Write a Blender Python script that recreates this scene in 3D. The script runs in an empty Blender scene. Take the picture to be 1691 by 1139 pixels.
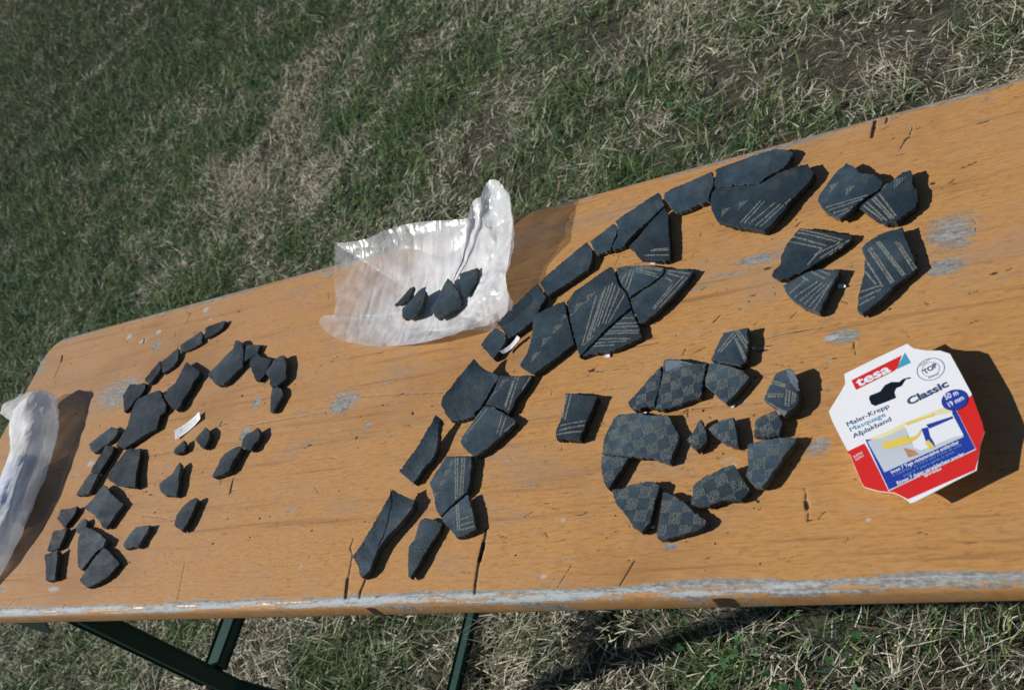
import bpy, bmesh, math, random
import numpy as np
from mathutils import Vector, Matrix, noise
from mathutils.geometry import delaunay_2d_cdt

# ------------------------------------------------------------------ camera, sky, sun, exposure
scene = bpy.context.scene
C = scene.collection
TZ = 0.77                                   # table top above the ground (m)
cam_data = bpy.data.cameras.new('camera')
cam = bpy.data.objects.new('camera', cam_data)
C.objects.link(cam)
cam_data.sensor_width = 36.0
cam_data.lens = 1750.0 / 1691.0 * 36.0
cam_data.clip_start = 0.02
cam_data.clip_end = 400.0
cam_data.dof.use_dof = True
cam_data.dof.focus_distance = 1.15
cam_data.dof.aperture_fstop = 12.0
cam.matrix_world = Matrix(((0.82098846, 0.15648246, 0.54908213, 0.0),
                           (0.20740843, 0.81426576, -0.54217434, 0.0),
                           (-0.53193955, 0.55900314, 0.63604701, TZ + 0.74168820),
                           (0, 0, 0, 1)))
scene.camera = cam

SUN_EL = math.radians(36.0)
SHADOW_AZ = math.radians(18.0)              # direction the shadows fall, from +X
world = bpy.data.worlds.new('World')
scene.world = world
world.use_nodes = True
wn = world.node_tree.nodes
wn.clear()
sky = wn.new('ShaderNodeTexSky')
sky.sky_type = 'NISHITA'
sky.sun_disc = False
sky.sun_elevation = SUN_EL
sky.sun_rotation = math.radians(252.0)
sky.air_density = 0.75
sky.dust_density = 0.2
bg = wn.new('ShaderNodeBackground')
bg.inputs['Strength'].default_value = 0.05
wo = wn.new('ShaderNodeOutputWorld')
world.node_tree.links.new(sky.outputs[0], bg.inputs[0])
world.node_tree.links.new(bg.outputs[0], wo.inputs[0])

sun_data = bpy.data.lights.new('sun', 'SUN')
sun_data.energy = 5.0
sun_data.angle = math.radians(0.5)
sun_data.color = (1.0, 0.96, 0.90)
sun = bpy.data.objects.new('sun', sun_data)
C.objects.link(sun)
sun.rotation_euler = Vector((math.cos(SHADOW_AZ) * math.cos(SUN_EL), math.sin(SHADOW_AZ) * math.cos(SUN_EL),
                             -math.sin(SUN_EL))).to_track_quat('-Z', 'Y').to_euler()
scene.view_settings.view_transform = 'Standard'
scene.view_settings.look = 'None'
scene.view_settings.gamma = 1.0
scene.view_settings.exposure = 0.1
scene.view_settings.use_curve_mapping = False
scene.cycles.transparent_max_bounces = 16
scene.cycles.max_bounces = 8
scene.cycles.diffuse_bounces = 2

random.seed(7)
rng = np.random.default_rng(11)

# ------------------------------------------------------------------ helpers
def link(o, parent=None):
    C.objects.link(o)
    if parent is not None:
        o.parent = parent
    return o

def tag(o, label=None, cat=None, group=None, kind=None):
    if label: o['label'] = label
    if cat: o['category'] = cat
    if group: o['group'] = group
    if kind: o['kind'] = kind
    return o

def empty(name, loc, rz=0.0):
    o = bpy.data.objects.new(name, None)
    o.empty_display_size = 0.05
    o.location = loc
    o.rotation_euler = (0, 0, rz)
    return link(o)

def mesh_obj(name, verts, faces, mat, parent=None, smooth=False, mats=None, mi=None):
    me = bpy.data.meshes.new(name)
    me.from_pydata([tuple(v) for v in verts], [], [tuple(f) for f in faces])
    for m in (mats or [mat]):
        me.materials.append(m)
    if mi is not None:
        me.polygons.foreach_set('material_index', mi)
    if smooth:
        me.polygons.foreach_set('use_smooth', [True] * len(me.polygons))
    me.update()
    return link(bpy.data.objects.new(name, me), parent)

def bm_obj(name, bm, mat, parent=None, smooth=False):
    me = bpy.data.meshes.new(name)
    bmesh.ops.recalc_face_normals(bm, faces=bm.faces)
    bm.to_mesh(me)
    bm.free()
    me.materials.append(mat)
    if smooth:
        me.polygons.foreach_set('use_smooth', [True] * len(me.polygons))
    return link(bpy.data.objects.new(name, me), parent)

class NT:
    """small node helper"""
    def __init__(self, name):
        self.m = bpy.data.materials.new(name)
        self.m.use_nodes = True
        self.t = self.m.node_tree
        self.t.nodes.clear()
        self.out = self.t.nodes.new('ShaderNodeOutputMaterial')
    def n(self, typ, **kw):
        nd = self.t.nodes.new(typ)
        for k, v in kw.items():
            if k.startswith('_'):
                setattr(nd, k[1:], v)
            else:
                nd.inputs[k.replace('__', ' ')].default_value = v
        return nd
    def l(self, a, b):
        self.t.links.new(a, b)
    def math(self, op, a, b=None, c=None, clamp=False):
        nd = self.t.nodes.new('ShaderNodeMath')
        nd.operation = op
        nd.use_clamp = clamp
        for i, v in enumerate((a, b, c)):
            if v is None: continue
            if isinstance(v, (int, float)): nd.inputs[i].default_value = v
            else: self.l(v, nd.inputs[i])
        return nd.outputs[0]
    def mix(self, f, a, b, mode='MIX'):
        nd = self.t.nodes.new('ShaderNodeMix')
        nd.data_type = 'RGBA'
        nd.blend_type = mode
        for s, v in ((nd.inputs[0], f), (nd.inputs[6], a), (nd.inputs[7], b)):
            if isinstance(v, (int, float)): s.default_value = v
            elif isinstance(v, tuple): s.default_value = (*v, 1.0)[:4]
            else: self.l(v, s)
        return nd.outputs[2]
    def noise(self, scale, detail=4.0, rough=0.55, stretch=None, coord='Object', loc=(0, 0, 0)):
        tc = self.n('ShaderNodeTexCoord')
        mp = self.n('ShaderNodeMapping')
        mp.inputs['Scale'].default_value = stretch or (1, 1, 1)
        mp.inputs['Location'].default_value = loc
        self.l(tc.outputs[coord], mp.inputs['Vector'])
        nz = self.n('ShaderNodeTexNoise', Scale=scale, Detail=detail, Roughness=rough)
        self.l(mp.outputs[0], nz.inputs['Vector'])
        return nz.outputs['Fac']
    def ramp(self, fac, stops):
        nd = self.t.nodes.new('ShaderNodeValToRGB')
        e = nd.color_ramp.elements
        while len(e) < len(stops): e.new(0.5)
        for el, (p, c) in zip(e, stops):
            el.position = p
            el.color = (*c, 1.0)
        self.l(fac, nd.inputs[0])
        return nd.outputs[0]
    def bump(self, h, strength=0.3, dist=0.001):
        nd = self.n('ShaderNodeBump', Strength=strength, Distance=dist)
        self.l(h, nd.inputs['Height'])
        return nd.outputs[0]
    def principled(self, color, rough=0.5, spec=0.4, normal=None, **kw):
        p = self.n('ShaderNodeBsdfPrincipled')
        for s, v in (('Base Color', color), ('Roughness', rough), ('Specular IOR Level', spec)):
            if isinstance(v, (int, float)): p.inputs[s].default_value = v
            elif isinstance(v, tuple): p.inputs[s].default_value = (*v, 1.0)[:4]
            else: self.l(v, p.inputs[s])
        for k, v in kw.items():
            p.inputs[k.replace('__', ' ')].default_value = v
        if normal is not None: self.l(normal, p.inputs['Normal'])
        self.l(p.outputs[0], self.out.inputs['Surface'])
        return p

def plain(name, color, rough=0.6, spec=0.3, var=0.12, scale=200.0):
    """a plain paint or paper with a little unevenness"""
    t = NT(name)
    nz = t.noise(scale, 3.0)
    c = t.mix(nz, tuple(x * (1 - var) for x in color), tuple(min(1, x * (1 + var)) for x in color))
    t.principled(c, rough, spec)
    return t.m

def inside(p, poly):
    x, y = p
    r = False
    j = len(poly) - 1
    for i in range(len(poly)):
        xi, yi = poly[i]; xj, yj = poly[j]
        if (yi > y) != (yj > y) and x < (xj - xi) * (y - yi) / (yj - yi + 1e-12) + xi:
            r = not r
        j = i
    return r

def edge_dist(p, poly):
    P = np.array(poly); Q = np.roll(P, -1, 0); d = Q - P
    w = np.array(p) - P
    t = np.clip((w * d).sum(1) / ((d * d).sum(1) + 1e-12), 0, 1)
    return float(np.sqrt(((w - d * t[:, None]) ** 2).sum(1)).min())

def vnoise(x, y, cell, seed):
    """smooth value noise on numpy arrays"""
    g = np.random.default_rng(seed).random((257, 257))
    u = x / cell; v = y / cell
    iu = np.floor(u).astype(int); iv = np.floor(v).astype(int)
    fu = u - iu; fv = v - iv
    fu = fu * fu * (3 - 2 * fu); fv = fv * fv * (3 - 2 * fv)
    a = g[iu % 256, iv % 256]; b = g[(iu + 1) % 256, iv % 256]
    c = g[iu % 256, (iv + 1) % 256]; d = g[(iu + 1) % 256, (iv + 1) % 256]
    return (a * (1 - fu) + b * fu) * (1 - fv) + (c * (1 - fu) + d * fu) * fv

def box(bm, lo, hi):
    v = [bm.verts.new((x, y, z)) for x in (lo[0], hi[0]) for y in (lo[1], hi[1]) for z in (lo[2], hi[2])]
    for f in ((0, 1, 3, 2), (4, 6, 7, 5), (0, 4, 5, 1), (2, 3, 7, 6), (0, 2, 6, 4), (1, 5, 7, 3)):
        bm.faces.new([v[i] for i in f])

def bar(path, w, d, mat, name, parent, bev=0.003):
    """a bent square steel tube along a path"""
    bm = bmesh.new()
    rings = []
    P = [Vector(p) for p in path]
    for i, p in enumerate(P):
        a = (P[i] - P[i - 1]).normalized() if i else (P[1] - P[0]).normalized()
        b = (P[i + 1] - P[i]).normalized() if i < len(P) - 1 else a
        t = (a + b).normalized()
        ref = Vector((0, 1, 0)) if abs(t.y) < 0.9 else Vector((1, 0, 0))
        u = (ref - t * ref.dot(t)).normalized()
        v = t.cross(u)
        ring = []
        for su, sv in ((-1, -1), (1, -1), (1, 1), (-1, 1)):
            for k in (0, 1):
                cu = su * (w / 2 - (bev if (k == (0 if su * sv > 0 else 1)) else 0))
                cv = sv * (d / 2 - (bev if (k == (1 if su * sv > 0 else 0)) else 0))
                ring.append(bm.verts.new(p + u * cu + v * cv))
        rings.append(ring)
    n = 8
    for r0, r1 in zip(rings, rings[1:]):
        for i in range(n):
            bm.faces.new((r0[i], r0[(i + 1) % n], r1[(i + 1) % n], r1[i]))
    bm.faces.new(rings[0]); bm.faces.new(list(reversed(rings[-1])))
    return bm_obj(name, bm, mat, parent)
# ------------------------------------------------------------------ measured layout (mm on the table top)
G_LEFT='plain sherds laid out at the left end of the table'
G_BAG='sherds lying on the open plastic bag'
G_ARC='rim and wall sherds laid out along the long arc'
G_RIGHT='stamped sherds laid out at the upper right'
G_RING='checkered sherds laid out in a ring'
SHERDS = [
  ('topmost sliver of the left sherd arc, nearest the back edge', G_LEFT, '-1213.8,766.9 -1204.4,770.6 -1189.9,774.5 -1180.6,776.0 -1177.0,770.4 -1179.2,761.7 -1185.7,756.9 -1197.3,752.1 -1208.9,748.3 -1211.1,758.4',
   (4.9, 5, 0, -0.59, -1194.78, 763.59, 17.6, 0), []),
  ('narrow dark sliver just below the topmost sherd of the left arc', G_LEFT, '-1257.5,745.3 -1244.4,753.0 -1231.4,761.9 -1226.3,765.7 -1219.0,755.8 -1213.3,742.7 -1220.9,739.6 -1236.3,734.6 -1250.9,732.5 -1256.1,739.5',
   (4.9, 5, 0, -0.573, -1235.62, 747.05, 21.06, 0), []),
  ('third sherd down the left arc, small with a jagged right edge', G_LEFT, '-1284.8,718.7 -1274.2,727.8 -1266.4,736.5 -1261.6,740.5 -1256.4,730.1 -1253.1,717.8 -1257.0,708.0 -1265.6,703.4 -1273.2,699.4 -1279.4,707.6',
   (5.7, 5, 0, -0.553, -1267.17, 718.97, 14.82, 0), []),
  ('thin fourth sherd down the left arc, beside the grey worn patch', G_LEFT, '-1305.7,692.3 -1297.8,705.5 -1290.2,718.1 -1288.0,720.7 -1283.8,710.3 -1285.0,701.7 -1290.0,690.6 -1293.6,683.7 -1304.0,688.1',
   (6.6, 6, 0, -0.539, -1293.12, 701.23, 8.53, 0), []),
  ('pointed sherd on the worn patch, touching the biggest left sherd', G_LEFT, '-1348.5,671.0 -1342.3,690.1 -1319.6,687.1 -1311.1,688.9 -1304.3,685.9 -1302.0,673.7 -1304.6,665.2 -1312.5,659.0 -1317.3,648.0 -1325.9,639.9 -1336.2,653.4',
   (5.7, 2, 0, -0.519, -1320.4, 669.29, 29.3, 0), []),
  ('biggest plain sherd of the left group, long and curved', G_LEFT, '-1309.2,652.2 -1305.2,658.8 -1279.6,664.2 -1257.8,665.8 -1241.9,649.6 -1226.2,636.3 -1222.6,624.8 -1230.4,620.0 -1227.5,608.7 -1225.4,597.5 -1233.1,594.2 -1247.7,588.8 -1261.1,580.7 -1278.1,571.8 -1303.7,579.5 -1300.7,598.7 -1297.9,612.4 -1307.1,634.2',
   (6.6, 0, 2, -0.138, -1264.18, 618.8, 49.19, 0), []),
  ('waisted dark sherd to the upper right of the biggest left sherd', G_LEFT, '-1244.3,654.9 -1239.9,667.0 -1227.2,672.9 -1226.3,690.4 -1224.2,709.2 -1203.3,697.5 -1181.5,684.8 -1179.7,676.6 -1185.0,667.3 -1184.0,658.7 -1187.5,649.3 -1191.3,637.2 -1190.2,628.8 -1194.9,621.9 -1207.2,628.1 -1226.5,641.1',
   (7.4, 0, 2.2, -0.159, -1205.81, 661.6, 36.9, 0), []),
  ('sherd with a shiny pale tip at the top of the left group', G_LEFT, '-1162.7,679.4 -1148.2,691.9 -1136.8,705.1 -1126.9,714.4 -1130.1,727.9 -1122.8,727.2 -1110.2,718.6 -1100.3,700.3 -1091.9,678.3 -1099.5,670.9 -1106.4,662.1 -1115.9,652.2 -1124.9,651.3 -1134.0,655.9 -1143.4,665.0 -1154.4,670.3',
   (6.6, 0, 3, -0.175, -1125.52, 685.67, 35.53, 0), []),
  ('small wedge sherd touching the shiny tipped one', G_LEFT, '-1110.6,718.5 -1092.1,715.3 -1073.3,710.6 -1073.7,700.8 -1078.7,694.5 -1087.0,691.6 -1093.2,687.1 -1101.6,701.6',
   (4.9, 0, 1.6, -0.185, -1088.77, 702.5, 24.44, 0), []),
  ('four sided small sherd between wedge and rightmost left group sherds', G_LEFT, '-1075.1,699.8 -1063.0,690.1 -1037.8,681.5 -1037.3,673.3 -1037.7,663.9 -1039.4,657.4 -1044.0,647.3 -1053.1,649.9 -1065.1,664.1 -1081.4,681.5 -1084.8,690.8',
   (4.9, 0, 1.6, -0.174, -1056.25, 672.7, 31.3, 0), []),
  ('rightmost upper sherd of the left group, standing tall with wide shadow', G_LEFT, '-1016.7,681.0 -1009.7,680.0 -999.1,664.4 -995.2,653.4 -990.6,641.3 -996.4,635.3 -1001.5,630.6 -1012.5,631.9 -1023.1,647.1 -1036.9,658.7 -1032.4,667.0 -1030.1,676.1',
   (7.4, 0, 2.2, -0.171, -1012.02, 655.56, 25.07, 0), []),
  ('small triangular sherd pointing down, right edge of the left group', G_LEFT, '-1013.7,633.3 -1002.0,631.3 -991.1,624.8 -985.7,616.5 -987.7,606.6 -991.4,591.8 -997.5,592.5 -1003.0,606.0 -1009.9,620.4',
   (5.7, 0, 1.6, -0.152, -998.01, 613.68, 18.47, 0), []),
  ('small lozenge sherd just right of the white paper tag', G_LEFT, '-1115.1,585.2 -1101.7,576.4 -1097.1,567.0 -1098.3,550.7 -1103.6,552.3 -1127.8,568.8 -1121.0,576.6',
   (7.4, 0, 1.6, -0.125, -1109.2, 568.14, 18.5, 0), []),
  ('tiny sherd chip just below the white paper tag', G_LEFT, '-1149.8,569.8 -1143.1,562.9 -1140.0,552.7 -1151.3,548.5 -1161.9,552.2 -1164.4,559.3 -1155.3,564.0',
   (6.6, 0, 1.6, -0.119, -1152.26, 558.49, 12.89, 0), []),
  ('small sherd overlapping a pale round spot on the table', G_LEFT, '-1006.6,570.1 -998.2,559.6 -997.3,552.2 -1002.6,545.2 -1003.1,536.8 -1015.0,540.4 -1025.4,545.7 -1029.5,556.6 -1025.0,564.4 -1015.1,565.0',
   (7.4, 0, 1.6, -0.124, -1011.78, 553.6, 17.96, 0), []),
  ('dark leaf shaped sherd beside a diagonal crack in the wood', G_LEFT, '-1049.8,538.2 -1034.6,543.5 -1027.3,545.4 -1022.4,542.7 -1026.7,529.6 -1028.9,518.9 -1029.3,510.6 -1037.2,506.2 -1055.5,503.7 -1059.5,506.8 -1056.3,522.1 -1057.3,532.2',
   (8.2, 0, 1.6, -0.11, -1040.4, 524.99, 17.57, 0), []),
  ('pear shaped sherd lying alone below the white tag', G_LEFT, '-1137.0,534.4 -1130.6,527.4 -1127.5,514.7 -1119.5,499.5 -1115.9,483.7 -1137.3,485.9 -1152.6,493.6 -1163.8,505.2 -1156.3,510.4 -1142.4,517.3 -1140.4,528.4',
   (7.4, 0, 1.6, -0.098, -1138.48, 509.15, 24.97, 0), []),
  ('fan shaped sherd with a crease down its middle, left group', G_LEFT, '-1273.0,570.7 -1262.0,571.2 -1242.4,567.7 -1233.3,552.4 -1223.9,528.6 -1209.4,504.7 -1234.2,508.6 -1264.6,515.4 -1285.9,525.1 -1287.6,537.6 -1280.8,553.5',
   (9.8, 0, -4, -0.106, -1254.29, 539.59, 48.35, 0), []),
  ('small oblong sherd nearest the shadow of the rolled bag', G_LEFT, '-1374.2,590.5 -1358.3,602.3 -1338.2,616.2 -1316.2,607.0 -1316.5,599.1 -1324.9,589.5 -1336.1,584.2 -1345.3,576.0 -1351.3,574.0 -1365.3,581.8',
   (6.6, 2, 0, -0.481, -1342.65, 592.07, 27.26, 0), []),
  ('upper half of the long narrow rim piece, left group', G_LEFT, '-1319.9,579.3 -1305.1,578.7 -1304.1,567.4 -1308.1,551.3 -1312.5,537.3 -1331.3,539.0 -1327.7,554.1 -1322.3,569.7',
   (8.2, 6, 0, -0.473, -1316.37, 559.61, 13.57, 0), []),
  ('lower half of the long narrow rim piece, left group', G_LEFT, '-1328.0,536.3 -1311.5,535.6 -1313.3,516.5 -1313.3,505.9 -1328.7,503.3 -1339.3,503.7 -1336.2,513.2 -1331.3,528.6',
   (8.2, 6, 0, -0.453, -1325.2, 517.89, 15.93, 0), []),
  ('kite shaped sherd with a raised centre ridge, left group', G_LEFT, '-1312.4,484.6 -1299.8,495.0 -1294.4,508.9 -1287.3,515.7 -1273.6,509.4 -1254.1,497.5 -1234.9,487.5 -1222.0,481.9 -1226.3,472.1 -1231.7,458.3 -1235.5,446.9 -1243.6,448.1 -1252.9,456.2 -1271.9,466.8 -1301.5,479.3',
   (5.7, 0, 6, -0.081, -1262.8, 480.55, 49.8, 0), []),
  ('small curled rim sherd, top of the bottom left row of three', G_LEFT, '-1359.6,469.7 -1356.9,482.6 -1344.2,483.5 -1328.7,487.0 -1326.5,475.4 -1330.7,466.0 -1335.9,455.5 -1348.0,461.8',
   (6.6, 5, 0, -0.429, -1341.3, 472.7, 18.29, 0), []),
  ('small curled rim sherd, middle of the bottom left row of three', G_LEFT, '-1349.1,448.9 -1338.3,450.0 -1327.5,455.2 -1324.7,442.4 -1324.6,431.9 -1324.1,423.7 -1336.0,421.1 -1346.8,420.6 -1348.3,431.9',
   (7.4, 5, 0, -0.413, -1335.49, 436.17, 17.59, 0), []),
  ('small curled rim sherd, lowest of the bottom left row of three', G_LEFT, '-1340.7,412.6 -1331.3,416.4 -1321.9,420.7 -1312.3,405.0 -1305.5,391.3 -1297.4,377.6 -1305.3,376.7 -1315.4,376.1 -1327.7,393.5',
   (8.2, 5, 0, -0.045, -1317.49, 396.65, 23.93, 0), []),
  ('little chip touching the top of a half round sherd, lower left', G_LEFT, '-1311.8,453.2 -1303.4,463.9 -1295.4,466.0 -1288.5,460.5 -1285.9,453.5 -1291.8,443.0 -1300.8,445.8',
   (5.7, 0, 1.6, -0.069, -1296.78, 455.15, 14.83, 0), []),
  ('half round sherd above the lowest sherd of the left group', G_LEFT, '-1289.5,445.0 -1287.5,451.9 -1269.9,449.2 -1247.9,441.1 -1221.2,429.2 -1219.9,420.0 -1232.9,412.3 -1239.9,401.8 -1248.7,388.8 -1259.7,393.3 -1270.6,407.9 -1283.8,428.6',
   (9.0, 0, -3.2, -0.057, -1255.95, 422.43, 36.18, 1), []),
  ('lowest sherd of the left group, tapered, near the front edge', G_LEFT, '-1220.9,418.6 -1207.0,413.3 -1189.9,403.9 -1174.4,395.1 -1179.4,386.5 -1184.5,377.9 -1197.4,369.6 -1217.5,363.3 -1230.2,368.6 -1243.5,375.0 -1241.1,382.4 -1236.1,395.3 -1228.2,409.1',
   (6.6, 0, 2, -0.044, -1211.55, 389.11, 36.86, 0), []),
  ('small rhombic sherd alone right of the half round one', G_LEFT, '-1184.8,420.7 -1181.6,431.5 -1172.7,444.6 -1144.9,445.5 -1144.5,434.5 -1148.2,425.8 -1149.2,414.9 -1160.6,416.4 -1174.0,414.0',
   (6.6, 0, 1.6, -0.061, -1162.29, 427.55, 22.03, 0), []),
  ('narrow pointed sherd alone, lower right of the left group', G_LEFT, '-1096.2,442.1 -1100.5,455.9 -1094.0,467.2 -1081.2,475.7 -1073.3,477.7 -1069.0,474.8 -1069.1,461.6 -1069.0,450.8 -1070.3,440.1 -1073.0,432.1 -1082.1,435.3',
   (6.6, 0, 1.6, -0.076, -1079.8, 455.75, 20.67, 0), []),
  ('smallest sherd on the open bag, leftmost of the four', G_BAG, '-835.1,723.7 -824.9,732.1 -815.9,745.3 -809.6,746.1 -809.2,736.3 -811.7,724.1 -820.9,721.1',
   (4.9, 0, 1.6, -0.226, -818.21, 732.66, 14.47, 5), []),
  ('thick dark sherd on the bag, second from its left', G_BAG, '-816.8,713.3 -807.0,721.8 -799.4,731.2 -787.7,735.3 -783.8,729.1 -783.3,716.5 -784.6,704.4 -787.9,695.1 -799.9,694.1 -807.9,694.4 -813.5,703.1',
   (6.6, 0, 1.6, -0.219, -797.43, 712.58, 19.06, 5), []),
  ('largest sherd on the bag, grey and triangular', G_BAG, '-768.6,702.7 -762.0,716.0 -760.4,734.6 -756.3,746.3 -746.8,737.2 -733.2,720.3 -723.1,704.0 -722.7,698.0 -734.6,691.4 -751.1,682.4 -760.0,690.5',
   (5.7, 0, 1.6, -0.224, -747.15, 711.23, 26.82, 5), []),
  ('rightmost sherd on the open bag, four sided', G_BAG, '-738.3,747.5 -724.9,747.4 -710.4,748.6 -707.6,740.0 -705.6,726.1 -711.1,716.2 -717.0,707.6 -722.4,712.4 -731.4,731.0',
   (5.7, 0, 1.6, -0.238, -718.73, 730.75, 22.91, 7), []),
  ('wide concave rim sherd, broadest of the long arc, no stamped lines', G_ARC, '-700.1,561.8 -689.1,578.1 -678.2,592.6 -669.7,604.4 -665.2,599.3 -656.7,593.6 -641.2,586.6 -641.7,581.3 -646.3,572.4 -650.4,561.9 -655.7,549.9 -661.5,543.6 -660.9,539.5 -676.6,535.7 -689.8,535.8 -695.9,542.7 -702.1,552.5 -701.4,558.4',
   (6.6, 17, 0, -0.676, -671.25, 566.12, 24.73, 0), []),
  ('stamped sherd right against the widest concave rim sherd', G_ARC, '-640.5,587.1 -626.9,583.3 -611.7,581.6 -596.1,580.6 -599.8,569.8 -605.0,559.3 -610.7,550.5 -612.8,539.8 -614.8,535.4 -628.0,543.3 -641.6,549.7 -650.2,552.7 -646.4,559.6 -643.3,570.3',
   (6.6, 0, 1.6, -0.155, -623.4, 561.64, 25.12, 0), [('l', -613.3, 580.5, -616.7, 538.9), ('l', -617.6, 581.3, -620.7, 541.9), ('l', -619.6, 575.9, -622.1, 544.4), ('l', -598.3, 578.8, -605.0, 563.1), ('t', -629.0, 574.2, 9), ('t', -640.6, 561.5, 9)]),
  ('pointed stamped sherd just below the one beside the widest rim', G_ARC, '-648.9,548.9 -639.8,546.6 -628.3,540.3 -613.5,531.5 -602.8,524.7 -609.5,514.7 -619.4,505.1 -628.2,496.9 -638.2,489.7 -644.0,487.4 -653.3,493.8 -664.1,501.4 -670.2,508.6 -666.4,517.3 -661.6,527.5 -656.8,537.8',
   (7.4, 0, 1.6, -0.13, -640.31, 517.01, 36.18, 0), [('l', -643.9, 544.8, -663.3, 516.0), ('l', -650.0, 545.6, -666.4, 518.0), ('l', -616.5, 530.7, -618.8, 508.8), ('l', -621.9, 533.0, -622.7, 511.6), ('l', -603.5, 523.5, -615.1, 512.9)]),
  ('narrow concave rim sherd between the widest and the lowest rim', G_ARC, '-704.5,538.9 -698.8,535.8 -700.3,528.2 -700.4,519.9 -699.7,507.1 -700.8,494.6 -706.1,486.7 -713.3,476.8 -718.6,463.7 -727.3,469.2 -738.5,476.8 -730.2,490.3 -720.6,505.9 -712.2,522.7',
   (7.4, 13, 0, -0.624, -712.23, 501.19, 16.75, 0), []),
  ('long lowest rim sherd of the arc with a lengthwise crack', G_ARC, '-732.6,450.9 -726.2,447.4 -717.3,445.1 -709.3,442.3 -707.8,439.1 -709.6,431.8 -715.4,422.1 -724.2,410.8 -733.0,399.5 -739.4,389.0 -741.7,377.2 -742.9,365.3 -750.1,358.2 -754.6,361.3 -758.5,370.3 -765.4,378.8 -758.3,393.0 -748.5,413.7 -739.9,434.2',
   (8.2, 13, 0, -0.562, -735.52, 406.84, 21.01, 0), []),
  ('upright stamped sherd with a row of small triangles, lower arc', G_ARC, '-682.9,491.7 -666.5,490.4 -648.8,487.9 -645.8,472.9 -643.1,455.8 -643.0,446.9 -651.8,438.9 -661.5,428.6 -668.4,420.8 -672.8,425.7 -679.0,433.0 -683.5,443.6 -689.8,453.0 -697.2,461.9 -693.2,471.9 -686.8,484.2',
   (7.4, 0, 1.6, -0.094, -669.63, 456.7, 27.93, 0), [('l', -669.3, 488.4, -654.5, 438.7), ('l', -666.2, 488.1, -652.6, 440.3), ('l', -660.2, 487.4, -650.2, 441.7), ('l', -657.2, 487.0, -647.9, 444.0), ('t', -669.4, 480.5, 8.5), ('t', -672.7, 469.5, 8.5), ('t', -676.2, 456.8, 8.5), ('t', -680.3, 443.8, 8)]),
  ('fragment fitted under the upright stamped sherd of the lower arc', G_ARC, '-641.0,443.6 -635.0,434.3 -628.3,422.5 -620.2,404.7 -625.9,400.8 -632.0,397.8 -640.3,395.8 -650.3,404.5 -661.1,413.7 -668.4,420.1 -660.5,427.0 -650.3,435.3',
   (7.4, 0, 1.6, -0.073, -642.78, 416.68, 25.81, 0), [('l', -651.7, 432.7, -640.9, 402.5), ('l', -649.5, 433.3, -638.1, 402.3), ('l', -641.0, 415.4, -627.5, 419.3), ('l', -640.5, 408.6, -623.1, 413.3), ('l', -637.6, 403.9, -621.4, 407.6)]),
  ('tapered flat sherd right of the long lowest rim sherd', G_ARC, '-695.9,420.2 -688.9,421.8 -676.4,418.4 -666.0,414.5 -666.6,407.1 -671.7,395.6 -676.6,382.8 -681.1,368.5 -686.1,355.8 -689.7,357.8 -696.4,374.2 -702.7,391.4 -696.4,398.6 -696.5,410.2',
   (5.7, 0, 2.2, -0.059, -685.07, 394.08, 17.81, 0), []),
  ('small end piece of the straight rim row beside the bag', G_ARC, '-673.9,630.6 -667.9,640.6 -658.8,650.3 -650.2,645.5 -643.3,636.8 -643.3,631.6 -648.7,621.2 -654.7,610.8 -665.4,621.4 -669.5,625.3',
   (8.2, 6, 0, -0.715, -657.57, 631.4, 15.69, 0), []),
  ('straight rim piece whose tip touches the open plastic bag', G_ARC, '-658.7,657.1 -648.4,668.8 -634.7,683.9 -624.0,695.6 -615.4,703.0 -610.2,694.5 -602.6,683.2 -608.9,666.1 -614.5,653.6 -628.0,642.7 -641.2,635.0 -643.7,639.6 -651.6,649.1',
   (7.4, 7, 0, -0.745, -629.38, 667.1, 20.04, 0), []),
  ('straight rim piece, longest of the row, with chipped lower edge', G_ARC, '-611.7,703.1 -597.7,717.1 -579.0,733.4 -560.3,748.7 -554.6,740.1 -552.2,731.3 -552.0,720.6 -554.8,711.3 -568.8,703.6 -585.1,694.2 -599.3,685.2 -604.5,691.4',
   (7.4, 7, 0, -0.792, -576.68, 715.0, 18.0, 0), []),
  ('small squat rim piece above the longest straight rim piece', G_ARC, '-556.4,749.0 -546.5,757.4 -530.8,768.8 -526.1,761.9 -526.4,752.3 -530.0,741.1 -530.3,733.3 -547.3,731.0 -550.9,737.7',
   (7.4, 5, 0, -0.825, -538.31, 748.06, 16.23, 0), []),
  ('rim piece with a long split, above the triangular stamped wedge', G_ARC, '-528.4,770.5 -515.7,778.9 -499.0,788.9 -480.7,800.0 -475.4,789.2 -471.4,779.9 -479.6,771.5 -488.3,762.2 -497.2,755.0 -506.6,744.8 -512.5,737.9 -513.3,734.4 -527.2,731.8 -528.5,737.4 -524.1,748.6 -523.8,760.5',
   (7.4, 5, 0, -0.848, -504.47, 761.96, 22.22, 0), []),
  ('triangular wedge sherd with two stamped rows along its base', G_ARC, '-469.4,774.9 -464.7,766.0 -462.0,750.3 -458.2,730.6 -455.1,715.7 -453.7,699.1 -461.7,699.4 -474.3,703.7 -490.2,709.5 -497.9,721.7 -507.4,732.0 -496.8,742.2 -486.0,758.5 -477.6,767.5',
   (7.4, 0, 1.6, -0.272, -475.37, 733.65, 30.45, 0), [('l', -478.2, 716.5, -455.7, 712.5), ('l', -483.7, 711.7, -454.2, 705.4), ('l', -475.8, 717.9, -456.9, 714.9)]),
  ('oblong rim piece left of the largest upper sherds', G_ARC, '-471.5,793.6 -459.9,799.3 -438.2,805.7 -418.6,811.2 -415.8,801.2 -415.4,790.7 -418.5,778.9 -418.6,770.4 -428.0,769.0 -443.1,764.9 -454.2,763.3 -461.0,770.5 -467.1,780.9 -471.5,788.7',
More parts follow.
